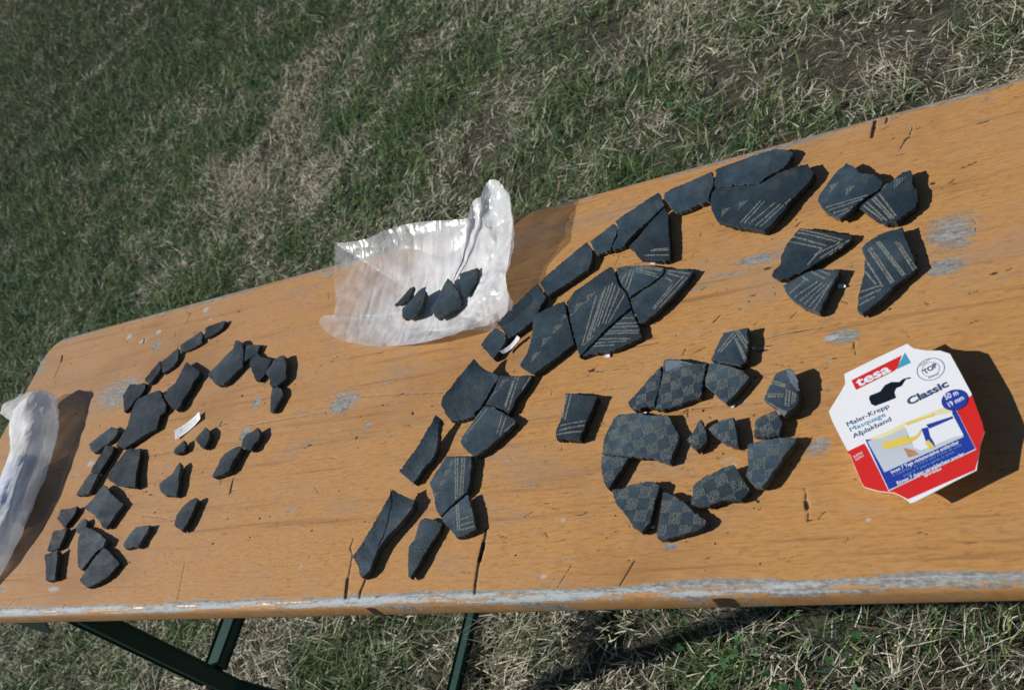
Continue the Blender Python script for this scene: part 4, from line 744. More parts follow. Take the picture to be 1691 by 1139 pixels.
    g = NT('green_enamel_steel')
    gn = g.noise(40.0, 4.0)
    chips = g.math('MULTIPLY', g.math('SUBTRACT', g.noise(90.0, 5.0, .7), 0.63, clamp=True), 12.0, clamp=True)
    g.principled(g.mix(chips, g.mix(gn, (0.007, 0.036, 0.026), (0.012, 0.058, 0.042)), (0.10, 0.09, 0.07)), 0.42, 0.45)
    G = g.m
    STEEL = plain('rusty_bolt_steel', (0.16, 0.12, 0.09), 0.6, 0.5, 0.4, 300)
    L = lambda *p: [tuple(Vector(q) - off) for q in p]
    zt = TZ - 0.034
    for sx in (0, 1):
        X_ = (lambda v: v) if sx == 0 else (lambda v: TX0 + TX1 - v)
        for y in (0.394, 0.779):
            lg = bar(L((X_(-1.452), y, zt), (X_(-1.436), y, TZ - .45), (X_(-1.27), y, 0.12), (X_(-1.222), y, 0.030)), .030, .034, G, 'leg', root)
            for bz in (TZ - .40, TZ - .055):       # hexagon bolt heads on the outer face
                bm = bmesh.new()
                yo = y - .0152 if y < .6 else y + .0152
                sg = -1 if y < .6 else 1
                bx = X_(-1.438 if bz < TZ - .2 else -1.451)
                r0 = [bm.verts.new(Vector((bx + .0075 * math.cos(k * math.pi / 3), yo, bz + .0075 * math.sin(k * math.pi / 3))) - off) for k in range(6)]
                r1 = [bm.verts.new(Vector((bx + .0066 * math.cos(k * math.pi / 3), yo + sg * .005, bz + .0066 * math.sin(k * math.pi / 3))) - off) for k in range(6)]
                bm.faces.new(r1)
                for k in range(6): bm.faces.new((r0[k], r0[(k + 1) % 6], r1[(k + 1) % 6], r1[k]))
                bm_obj('bolt', bm, STEEL, lg)
        bar(L((X_(-1.436), 0.411, TZ - .40), (X_(-1.436), 0.762, TZ - .40)), .036, .024, G, 'crossbar', root)
        bar(L((X_(-1.222), 0.36, 0.018), (X_(-1.222), 0.813, 0.018)), .026, .016, G, 'foot_bar', root)
        bar(L((X_(-1.49), 0.375, zt + .0), (X_(-1.49), 0.80, zt + .0)), .030, .006, G, 'hinge_rail', root)
        bar(L((X_(-1.425), 0.586, TZ - .40), (X_(-1.10), 0.586, zt)), .022, .008, G, 'brace', root)
        bm = bmesh.new()      # triangular hinge plate hanging under the front corner
        q = [(-1.505, .352, zt), (-1.395, .352, zt), (-1.41, .352, zt - .035), (-1.452, .352, zt - .075), (-1.47, .352, zt - .06)]
        f0 = [bm.verts.new(Vector((X_(a_[0]), a_[1], a_[2])) - off) for a_ in q]
        f1 = [bm.verts.new(Vector((X_(a_[0]), a_[1] + .004, a_[2])) - off) for a_ in q]
        bm.faces.new(f0); bm.faces.new(f1[::-1])
        for i in range(5): bm.faces.new((f0[i], f0[(i + 1) % 5], f1[(i + 1) % 5], f1[i]))
        bm_obj('hinge_plate', bm, G, root)
build_table()

# ------------------------------------------------------------------ sherds
def pottery(name, c0, c1, rough, spec, bump):
    t = NT(name)
    info = t.n('ShaderNodeObjectInfo')
    a = t.noise(70.0, 6.0, 0.7)
    b = t.noise(500.0, 4.0, 0.65)
    c = t.mix(a, c0, c1)
    c = t.mix(t.math('MULTIPLY', t.math('SUBTRACT', b, .56, clamp=True), 1.6, clamp=True), c, tuple(min(1, x * 2.6 + .01) for x in c1))
    sm_ = t.noise(24.0, 5.0, 0.65, loc=(4, 4, 0))
    c = t.mix(t.math('MULTIPLY', t.math('SUBTRACT', sm_, .5, clamp=True), 3.0, clamp=True), c, tuple(x * 1.7 + .008 for x in c1))
    du = t.noise(38.0, 6.0, 0.7, loc=(8, 1, 0))
    c = t.mix(t.math('MULTIPLY', t.math('SUBTRACT', du, .56, clamp=True), 3.5, clamp=True), c, (0.085, 0.085, 0.075))
    val = t.math('ADD', 0.6, t.math('MULTIPLY', info.outputs['Random'], 0.85))
    cc = t.n('ShaderNodeVectorMath', _operation='SCALE')
    t.l(c, cc.inputs[0]); t.l(val, cc.inputs['Scale'])
    h = t.math('ADD', t.math('MULTIPLY', a, 1.0), t.math('MULTIPLY', b, 0.35))
    t.principled(cc.outputs[0], rough, spec, t.bump(h, bump, 0.0008))
    return t.m
CLAY = pottery('black_burnished_clay', (0.011, 0.023, 0.034), (0.030, 0.051, 0.068), 0.46, 0.45, 1.0)
CLAY_L = pottery('black_plain_clay', (0.010, 0.018, 0.024), (0.025, 0.037, 0.046), 0.46, 0.45, 0.9)
BREAK = pottery('broken_clay_edge', (0.018, 0.022, 0.022), (0.085, 0.088, 0.078), 0.9, 0.1, 1.0)
CHIP = plain('pale_grey_clay_core', (0.13, 0.165, 0.20), 0.85, 0.15, 0.25, 400.0)
INLAY = plain('pale_inlay', (0.23, 0.245, 0.225), 0.9, 0.1, 0.3, 900.0)
GAP = plain('dark_glue_line', (0.008, 0.009, 0.010), 0.9, 0.1)

def rough_outline(poly, seed, step=2.2, amp=0.38):
    rnd = random.Random(seed)
    out = []
    n = len(poly)
    for i in range(n):
        a = Vector(poly[i]); b = Vector(poly[(i + 1) % n])
        d = b - a
        k = max(1, int(d.length / step))
        nn = Vector((d.y, -d.x)).normalized() if d.length > 0 else Vector((0, 0))
        for j in range(k):
            f = j / k
            e = rnd.gauss(0, amp) if 0 < j else rnd.gauss(0, amp * .3)
            out.append(a + d * f + nn * e)
    return out

def build_sherd(i, label, group, pts, prm, deco):
    t, A, D, ang, cx, cy, R, lift = prm
    poly = [tuple(map(float, q.split(','))) for q in pts.split()]
    area = sum(poly[k][0] * poly[(k + 1) % len(poly)][1] - poly[(k + 1) % len(poly)][0] * poly[k][1] for k in range(len(poly)))
    if area < 0: poly = poly[::-1]
    ca, sa = math.cos(ang), math.sin(ang)
    def ztop(x, y):
        s = max(-1.15, min(1.15, ((x - cx) * ca + (y - cy) * sa) / R))
        return lift + t + A * ((1 - s) / 2) ** 2 + (D * (1 - s * s) if abs(D) < 3 else D * (1 - min(1, abs(s + .1 * noise.noise((y * .1, i, 0)))))) + 0.45 * noise.noise((x * .09, y * .09, i * 3.1)) + 0.2 * noise.noise((x * .25, y * .25, i * 1.1))
    out = rough_outline(poly, 100 + i)
    n = len(out)
    nor = []
    for k in range(n):
        e = out[(k + 1) % n] - out[k - 1]
        nor.append(Vector((e.y, -e.x)).normalized())
    inner = [p - q * 0.3 for p, q in zip(out, nor)]
    P2 = [Vector(p) for p in inner]
    xs = [p.x for p in inner]; ys = [p.y for p in inner]
    ip = [(p.x, p.y) for p in inner]
    st = 4.0
    gx = np.arange(min(xs) + 1.3, max(xs), st); gy = np.arange(min(ys) + 1.1, max(ys), st)
    for x in gx:
        for y in gy:
            q = (x + random.uniform(-.7, .7), y + random.uniform(-.7, .7))
            if inside(q, ip) and edge_dist(q, ip) > 1.2: P2.append(Vector(q))
    vo, _, fo, _, _, _ = delaunay_2d_cdt(P2, [(k, (k + 1) % n) for k in range(n)], [list(range(n))], 1, 1e-4)
    loc = Vector((cx / 1000, cy / 1000, TZ))
    V = []; F = []; mi = []
    def put(x, y, z):
        V.append(((x - cx) / 1000, (y - cy) / 1000, z / 1000)); return len(V) - 1
    top = [put(v.x, v.y, ztop(v.x, v.y)) for v in vo]
    for f in fo: F.append([top[k] for k in f]); mi.append(0)
    rnd = random.Random(500 + i)
    # bevel ring, mid ring and foot ring of the broken edge
    inn = [put(p.x, p.y, ztop(p.x, p.y)) for p in inner]
    r1 = [put(p.x, p.y, ztop(p.x, p.y) - 0.4) for p in out]
    r2 = []; r3 = []
    for p, q in zip(out, nor):
        zt = ztop(p.x, p.y)
        zb = max(lift * 0.0 + 0.25, zt - t - 0.2) if lift < 3 else max(0.25, zt - t)
        e = rnd.uniform(-0.3, 0.9); pm = p - q * e
        r2.append(put(pm.x, pm.y, zb + (zt - zb) * rnd.uniform(.35, .6)))
        pb = p - q * (0.7 + rnd.uniform(-.2, .9)); r3.append(put(pb.x, pb.y, zb))
    for a, b, m in ((inn, r1, 1), (r1, r2, 1), (r2, r3, 1)):
        for k in range(n):
            F.append([a[k], b[k], b[(k + 1) % n], a[(k + 1) % n]]); mi.append(m)
    F.append(r3[::-1]); mi.append(1)
    mat = CLAY_L if group in (G_LEFT, G_BAG) else CLAY
    o = mesh_obj('pottery_sherd', V, F, None, mats=[mat, BREAK], mi=mi)
    o.location = loc
    # shade the worked face smoothly, the breaks flat
    bm = bmesh.new(); bm.from_mesh(o.data)
    for f in bm.faces: f.smooth = f.material_index == 0
    bm.to_mesh(o.data); bm.free()
    tag(o, label, 'sherd', group)
    # stamped decoration
    dv = []; df = []
    pin = [(p.x, p.y) for p in inner]
    def dash(x, y, ux, uy, L, w, check=True):
        if check and (not inside((x, y), pin) or edge_dist((x, y), pin) < 0.6): return
        b = len(dv)
        for su, sv in ((-1, -1), (1, -1), (1, 1), (-1, 1)):
            qx = x + su * ux * L / 2 - sv * uy * w / 2; qy = y + su * uy * L / 2 + sv * ux * w / 2
            dv.append(((qx - cx) / 1000, (qy - cy) / 1000, (ztop(qx, qy) + 0.16) / 1000))
        df.append((b, b + 1, b + 2, b + 3))
    J = lambda s: rnd.gauss(0, s)
    for it in deco:
        if it[0] == 'l':
            a = Vector(it[1:3]); b = Vector(it[3:5]); d = b - a; L = d.length; u = d.normalized()
            k = int(L / 0.72); fade = rnd.uniform(0, 50)
            for j in range(k):
                p = a + u * (j + .5) * 0.72
                # worn stretches where the fill has fallen out
                if rnd.random() < 0.04 + 0.35 * max(0, noise.noise((j * .12, fade, 0))): continue
                w = u.copy(); w.rotate(Matrix.Rotation(1.2 + J(.12), 2))
                dash(p.x + J(.12), p.y + J(.12), w.x, w.y, 1.9 * rnd.uniform(.8, 1.15), 0.44 * rnd.uniform(.7, 1.3))
        elif it[0] == 't':
            x0, y0, s = it[1:4]; s *= 1.2
            for r_ in range(int(s / 1.5)):
                for c_ in range(int((s - r_ * 1.5) / 1.35)):
                    if rnd.random() < .1: continue
                    dash(x0 - s * .5 + c_ * 1.35 + J(.1), y0 + s * .5 - r_ * 1.5 + J(.1), .25, .97, 1.3, .55)
        elif it[0] == 'c':
            _, deg, cell, ox, oy = it
            a = math.radians(deg); ux, uy = math.cos(a), math.sin(a)
            for cu in range(-8, 9):
                for cv in range(-8, 9):
                    if (cu + cv) % 2: continue
                    m = 9
                    for j in range(m):
                        for k in range(7):
                            if rnd.random() < .05 + .45 * max(0, noise.noise((cu * 2.0 + j * .3, cv * 2.0 + k * .3, i))): continue
                            U = cu * cell + ox + (j + .5) * cell / m; Vv = cv * cell + oy + (k + .5) * cell / 7
                            x = cx + U * ux - Vv * uy + J(.12); y = cy + U * uy + Vv * ux + J(.12)
                            dash(x, y, -uy * .9 + ux * .3, ux * .9 + uy * .3, 1.6 * rnd.uniform(.7, 1.15), .42 * rnd.uniform(.7, 1.3))
    if dv:
        c = mesh_obj('stamped_decoration', dv, df, INLAY, o)
        tag(c, 'fine pale stamped lines in the dark surface', kind='stuff')
    return o, ztop, (cx, cy)

def patch(o, ztop, c, pts, mat, name, label, line=None):
    """a small chipped area (or a hairline joint) lying on a sherd's face"""
    V = []; F = []
    if line is None:
        n = len(pts)
        m = (sum(p[0] for p in pts) / n, sum(p[1] for p in pts) / n)
        ring = [tuple(p) for p in rough_outline(pts, len(pts) * 7, 1.6, 0.3)]
        V = [((p[0] - c[0]) / 1000, (p[1] - c[1]) / 1000, (ztop(*p) + .22) / 1000) for p in ring]
        V.append(((m[0] - c[0]) / 1000, (m[1] - c[1]) / 1000, (ztop(*m) + .22) / 1000))
        F = [(k, (k + 1) % len(ring), len(ring)) for k in range(len(ring))]
    else:
        for a, b in zip(pts, pts[1:]):
            u = (Vector(b) - Vector(a)).normalized() * line / 2
            k = len(V)
            for q, s in ((a, 1), (a, -1), (b, -1), (b, 1)):
                x, y = q[0] - u.y * s, q[1] + u.x * s
                V.append(((x - c[0]) / 1000, (y - c[1]) / 1000, (ztop(x, y) + .2) / 1000))
            F.append((k, k + 1, k + 2, k + 3))
    ob = mesh_obj(name, V, F, mat, o)
    if label: ob['label'] = label
    return ob

for i, (label, group, pts, prm, deco) in enumerate(SHERDS):
    o, zt, c = build_sherd(i, label, group, pts, prm, deco)
    if 'pale chipped corner' in label:
        patch(o, zt, c, [(-440.0, 568.2), (-436.5, 569.6), (-425.9, 566.9), (-408.7, 559.3), (-419.2, 560.0), (-429.0, 558.1), (-437.2, 555.8)], CHIP, 'chipped_area', 'pale grey chipped area')
    if 'pale chipped edge' in label:
        k = 0.7417 - 0.014; k /= 0.7417 - 0.0095
        for q in ([(-317.4, 536.8), (-313.8, 537.5), (-309.7, 533.8), (-306.6, 525.9), (-304.2, 513.8), (-307.0, 515.2), (-310.5, 521.4), (-315.5, 529.9)],
                  [(-334.0, 508.0), (-328.0, 504.2), (-318.7, 496.9), (-313.0, 493.6), (-315.1, 489.9), (-319.5, 493.5), (-323.2, 499.0)]):
            patch(o, zt, c, [(a * k, b * k) for a, b in q], CHIP, 'chipped_area', 'pale grey chipped area')
    if 'lengthwise crack' in label:
        patch(o, zt, c, [(-734.0, 450.7), (-733.7, 444.1), (-731.9, 435.2), (-733.8, 423.3), (-734.7, 411.5), (-736.1, 401.5), (-740.3, 391.8)], GAP, 'hairline_crack', 'thin dark crack', 0.7)

# ------------------------------------------------------------------ plastic bags
def film(name, opac_attr=True, tint=(0.92, 0.94, 0.97), base=0.5, cloud=0.35):
    t = NT(name)
    nz = t.noise(28.0, 5.0, 0.65)
    nf = t.noise(160.0, 4.0, 0.6)
    p = t.n('ShaderNodeBsdfPrincipled', Roughness=0.2)
    p.inputs['Base Color'].default_value = (*tint, 1)
    p.inputs['Specular IOR Level'].default_value = 0.6
    rz = t.math('ABSOLUTE', t.math('SUBTRACT', t.noise(13.0, 1.0, 0.4, (1, 2.2, 1), loc=(3, 3, 3)), 0.5))
    rf = t.math('ABSOLUTE', t.math('SUBTRACT', t.noise(24.0, 1.0, 0.4, (2.4, 1, 1), loc=(5, 1, 3)), 0.5))
    bmp = t.bump(t.math('ADD', rz, t.math('MULTIPLY', rf, .5)), 0.5, 0.016)
    t.l(bmp, p.inputs['Normal'])
    tr = t.n('ShaderNodeBsdfTranslucent')
    tr.inputs['Color'].default_value = (*tint, 1)
    m1 = t.n('ShaderNodeMixShader'); m1.inputs[0].default_value = 0.20
    t.l(p.outputs[0], m1.inputs[1]); t.l(tr.outputs[0], m1.inputs[2])
    tp = t.n('ShaderNodeBsdfTransparent')
    tp.inputs['Color'].default_value = (0.95, 0.96, 0.97, 1)
    m2 = t.n('ShaderNodeMixShader')
    f = t.math('ADD', base, t.math('MULTIPLY', t.math('SUBTRACT', nz, 0.5), cloud))
    if opac_attr:
        at = t.n('ShaderNodeAttribute', _attribute_name='Opacity')
        f = t.math('ADD', f, at.outputs['Fac'], clamp=True)
    t.l(f, m2.inputs[0])
    t.l(tp.outputs[0], m2.inputs[1]); t.l(m1.outputs[0], m2.inputs[2])
    t.l(m2.outputs[0], t.out.inputs['Surface'])
    return t.m
FILM = film('milky_plastic_film', base=0.33, cloud=0.55)
FILM2 = film('rolled_plastic_film', base=0.62, cloud=0.6)

def crumple(x, y, k, seed, sc):
    """creased film: folded ridges rather than soft waves"""
    v = 0.0; a = 1.0; f = sc
    for o_ in range(3):
        n_ = noise.noise((x * f + seed * 7.3, y * f - seed * 3.1, seed * 1.7))
        v += a * (1 - 2.2 * abs(n_)); a *= 0.5; f *= 2.1
    return v * k

def catmull(pts, per):
    out = []
    n = len(pts)
    for i in range(n):
        p0, p1, p2, p3 = (np.array(pts[(i + j) % n], float) for j in (-1, 0, 1, 2))
        for j in range(per):
            t = j / per
            out.append(0.5 * (2 * p1 + (p2 - p0) * t + (2 * p0 - 5 * p1 + 4 * p2 - p3) * t * t + (3 * p1 - p0 - 3 * p2 + p3) * t ** 3))
    return out

def build_open_bag():
    c = np.array([BAGC[0], BAGC[1]])
    rim = catmull(BAG, 7)
    root = empty('plastic_bag', (c[0] / 1000, c[1] / 1000, TZ))
    tag(root, 'open milky plastic bag standing up at its back, four sherds on it', 'plastic bag')
    NR = 46
    def layer(name, t0, t1, dz, kz, seed, opac, shrink=1.0):
        V = []; F = []; O = []
        n = len(rim)
        for r in range(NR + 1):
            t = t0 + (t1 - t0) * r / NR
            for q in rim:
                x, y = c + (q[:2] - c) * t * shrink
                z = 1.0 + (q[2] - 1.0) * (0.10 * t + 0.90 * t ** 3.2)
                k = min(1.0, max(0.0, (t - 0.22) / 0.35)) * (0.3 + 0.7 * min(1, max(0, (x - c[0] - 10) / 50.0)))
                cz = crumple(x, y, kz, seed, 0.016) * k + crumple(x, y, 1.6, seed + 3, 0.034) * k * k * (0.15 + min(1, max(0, (x - c[0] - 30) / 40.0)))
                cx_ = crumple(x, y, 2.2, seed + 5, 0.03) * k * (0.4 if t > .97 else 1)
                z = max(0.8 + dz * .3, z + cz + dz)
                V.append(((x + cx_ - c[0]) / 1000, (y + cx_ * .5 - c[1]) / 1000, z / 1000))
                w = math.exp(-(((x - c[0] + 8) / 95) ** 2 + ((y - c[1] - 10) / 72) ** 2))
                O.append(opac - 0.08 * min(1, max(0, (c[0] - 35 - x) / 40.0)) + 0.6 * w + (0.12 if q[2] > 32 else 0) * t)
        for r in range(NR):
            for i in range(n):
                F.append((r * n + i, (r + 1) * n + i, (r + 1) * n + (i + 1) % n, r * n + (i + 1) % n))
        if t0 == 0: F = F[0:] 
        ob = mesh_obj(name, V, F, FILM, root, smooth=True)
        at = ob.data.attributes.new('Opacity', 'FLOAT', 'POINT')
        at.data.foreach_set('value', O)
        return ob
    layer('inner_film', 0.02, 1.0, 0.0, 5.0, 1, 0.0)
    layer('outer_film', 0.45, 0.985, -1.6, 7.0, 2, -0.16)
build_open_bag()

def build_rolled_bag():
    ctr = [(-1550, 688, 26, 14, 12), (-1534, 662, 27, 36, 26), (-1518, 626, 24, 36, 24), (-1502, 588, 22, 34, 22), (-1486, 543, 22, 33, 22), (-1474, 490, 21, 31, 21), (-1466, 444, 18, 28, 18), (-1462, 402, 12, 21, 12), (-1462, 374, 6, 12, 4)]
    root = empty('rolled_plastic_bag', (-1.49, 0.545, TZ))
    tag(root, 'rolled up milky plastic bag lying across the left end of the table', 'plastic bag')
    P = np.array(ctr, float)
    tt = np.linspace(0, len(P) - 1, 70)
    Q = np.stack([np.interp(tt, np.arange(len(P)), P[:, k]) for k in range(5)], 1)
    V = []; F = []; O = []
    n = 48
    for i, (x, y, z, a, b) in enumerate(Q):
        d = Q[min(i + 1, len(Q) - 1), :2] - Q[max(i - 1, 0), :2]; d /= np.linalg.norm(d)
        u = np.array([-d[1], d[0]])
        for k in range(n):
            th = 2 * math.pi * k / n
            ct, s_ = math.cos(th), math.sin(th)
            rr = 1 + 0.17 * (crumple(k * 4.0, i * 1.1, 1.0, 9, 0.05) - .4) * (1 if True else 0)
            # flattened, slightly squared section
            ex = math.copysign(abs(ct) ** 0.8, ct) * a * rr; ez = math.copysign(abs(s_) ** 0.9, s_) * b * rr
            zz = max(1.0, z + ez)
            V.append(((x + u[0] * ex + 1490) / 1000, (y + u[1] * ex - 545) / 1000, zz / 1000))
            O.append(0.12 * math.sin(i * .5 + k * .3) + 0.1)
    m = len(Q)
    for i in range(m - 1):
        for k in range(n):
            F.append((i * n + k, i * n + (k + 1) % n, (i + 1) * n + (k + 1) % n, (i + 1) * n + k))
    F.append(tuple(range(n))[::-1]); F.append(tuple(range((m - 1) * n, m * n)))
    ob = mesh_obj('film_roll', V, F, FILM2, root, smooth=True)
    ob.data.attributes.new('Opacity', 'FLOAT', 'POINT').data.foreach_set('value', O)
    # mouth of the bag: a loose flap that points out over the end of the table
    V = []; F = []; O = []
    a0 = np.array([-1515, 682, 44.]); a1 = np.array([-1562, 634, 30.]); b0 = np.array([-1585, 690, 34.]); b1 = np.array([-1634, 666, 30.])
    for i in range(21):
        for j in range(15):
            s_, t_ = i / 20, j / 14
            p = (a0 * (1 - t_) + a1 * t_) * (1 - s_) + (b0 * (1 - t_) + b1 * t_) * s_
            z = p[2] + crumple(p[0], p[1], 5, 4, .03) * .9 + 9 * math.sin(t_ * math.pi) * (1 - .3 * s_)
            V.append(((p[0] + 1490) / 1000, (p[1] - 545) / 1000, z / 1000)); O.append(-.12)
    for i in range(20):
        for j in range(14):
            F.append((i * 15 + j, (i + 1) * 15 + j, (i + 1) * 15 + j + 1, i * 15 + j + 1))
    fl = mesh_obj('mouth_flap', V, F, FILM2, root, smooth=True)
    fl.data.attributes.new('Opacity', 'FLOAT', 'POINT').data.foreach_set('value', O)
    # loose fold that stands up along the right side
    V = []; F = []; O = []
    for i in range(36):
        q = Q[4 + int(i * 1.5)]
        for j in range(6):
            s_ = j / 5
            x = q[0] + q[3] * (0.55 + 0.5 * s_) + crumple(i * 6, j * 4, 2.5, 6, .05); y = q[1] + 6 * s_
            z = q[2] + q[4] * (0.75 - .75 * s_) + crumple(i * 6, j * 5, 4, 8, .05) * .6 + 3
            V.append(((x + 1490) / 1000, (y - 545) / 1000, max(1.5, z) / 1000)); O.append(-.2)
    for i in range(35):
        for j in range(5):
            F.append((i * 6 + j, (i + 1) * 6 + j, (i + 1) * 6 + j + 1, i * 6 + j + 1))
    fo = mesh_obj('side_fold', V, F, FILM2, root, smooth=True)
    fo.data.attributes.new('Opacity', 'FLOAT', 'POINT').data.foreach_set('value', O)
    # blue-printed paper inside, showing through
    paper = plain('blue_printed_paper', (0.40, 0.52, 0.78), 0.8, 0.1, 0.25, 90.0)
    ink = plain('blue_print', (0.05, 0.09, 0.30), 0.8, 0.1)
    V = []; F = []
    def surf(s_, th):
        i = s_ * 1.0
        q = np.array([np.interp(i, np.arange(len(P)), P[:, k]) for k in range(5)])
        d = np.array([30, -100.]) / 104.4; u = np.array([100, 30.]) / 104.4
        return (q[0] + u[0] * math.cos(th) * q[3] * .86, q[1] + u[1] * math.cos(th) * q[3] * .86, q[2] + math.sin(th) * q[4] * .93)
    for i in range(13):
        for j in range(20):
            x, y, z = surf(3.55 + 2.2 * i / 12, 0.1 + 2.6 * j / 19)
            V.append(((x + 1480) / 1000, (y - 500) / 1000, z / 1000))
    for i in range(12):
        for j in range(19):
            F.append((i * 20 + j, (i + 1) * 20 + j, (i + 1) * 20 + j + 1, i * 20 + j + 1))
    pr = empty('paper_slip', (-1.48, 0.50, TZ))
    tag(pr, 'blue printed paper slip showing through the rolled plastic bag', 'paper')
    sl = mesh_obj('paper_sheet', V, F, paper, pr, smooth=True)
    V = []; F = []
    rnd = random.Random(4)
    for row in range(9):
        s_ = 3.72 + 1.75 * row / 8
        th = 0.55
        while th < 2.3:
            w = rnd.uniform(.05, .16)
            k = len(V)
            for a_, b_ in ((0, 0), (0, w), (.055, w), (.055, 0)):
                x, y, z = surf(s_ + a_, th + b_)
                V.append(((x + 1480) / 1000, (y - 500) / 1000, (z + .5) / 1000))
            F.append((k, k + 1, k + 2, k + 3)); th += w + rnd.uniform(.03, .09)
    tag(mesh_obj('print_lines', V, F, ink, pr), kind='stuff')
build_rolled_bag()

# ------------------------------------------------------------------ masking tape on its card
def flat(name, pts, z, mat, parent, thick=0.0, label=None):
    bm = bmesh.new()
    vs = [bm.verts.new((p[0] / 1000, p[1] / 1000, z / 1000)) for p in pts]
    f = bm.faces.new(vs)
    f.normal_update()
    if f.normal.z < 0: f.normal_flip()
    if thick:
        r = bmesh.ops.extrude_face_region(bm, geom=[f])
        bmesh.ops.translate(bm, verts=[v for v in r['geom'] if isinstance(v, bmesh.types.BMVert)], vec=(0, 0, -thick / 1000))
        bmesh.ops.recalc_face_normals(bm, faces=bm.faces)
    bmesh.ops.triangulate(bm, faces=bm.faces)
    me = bpy.data.meshes.new(name); bm.to_mesh(me); bm.free(); me.materials.append(mat)
    o = link(bpy.data.objects.new(name, me), parent)
    if label: o['label'] = label
    return o

def lettering(s, x, y, L, ang, H, z, mat, parent, bold=0.0, shear=0.0, fill=None):
    cu = bpy.data.curves.new('lettering', 'FONT')
    cu.body = s; cu.size = 1.0; cu.offset = bold; cu.shear = shear; cu.resolution_u = 4
    tmp = bpy.data.objects.new('lettering_tmp', cu)
    C.objects.link(tmp)
    bpy.context.view_layer.update()
    me = bpy.data.meshes.new_from_object(tmp.evaluated_get(bpy.context.evaluated_depsgraph_get()))
    bpy.data.objects.remove(tmp); bpy.data.curves.remove(cu)
    co = np.zeros(len(me.vertices) * 3); me.vertices.foreach_get('co', co); co = co.reshape(-1, 3)
    w = co[:, 0].max() - co[:, 0].min(); cap = 0.72
    co[:, 0] = (co[:, 0] - co[:, 0].min()) * L / w
    co[:, 1] = co[:, 1] * H / cap
    ca, sa = math.cos(ang), math.sin(ang)
    out = np.stack([x + co[:, 0] * ca - co[:, 1] * sa, y + co[:, 0] * sa + co[:, 1] * ca, np.full(len(co), z)], 1) / 1000
    me.vertices.foreach_set('co', out.ravel())
    me.materials.clear(); me.materials.append(mat); me.name = 'lettering'; me.update()
    o = link(bpy.data.objects.new('lettering', me), parent)
    o['label'] = 'printed words ' + ('on the red logo' if fill else 'on the card')
    return o

def disc(cx, cy, rx, ry, n=40):
    return [(cx + rx * math.cos(2 * math.pi * k / n), cy + ry * math.sin(2 * math.pi * k / n)) for k in range(n)]

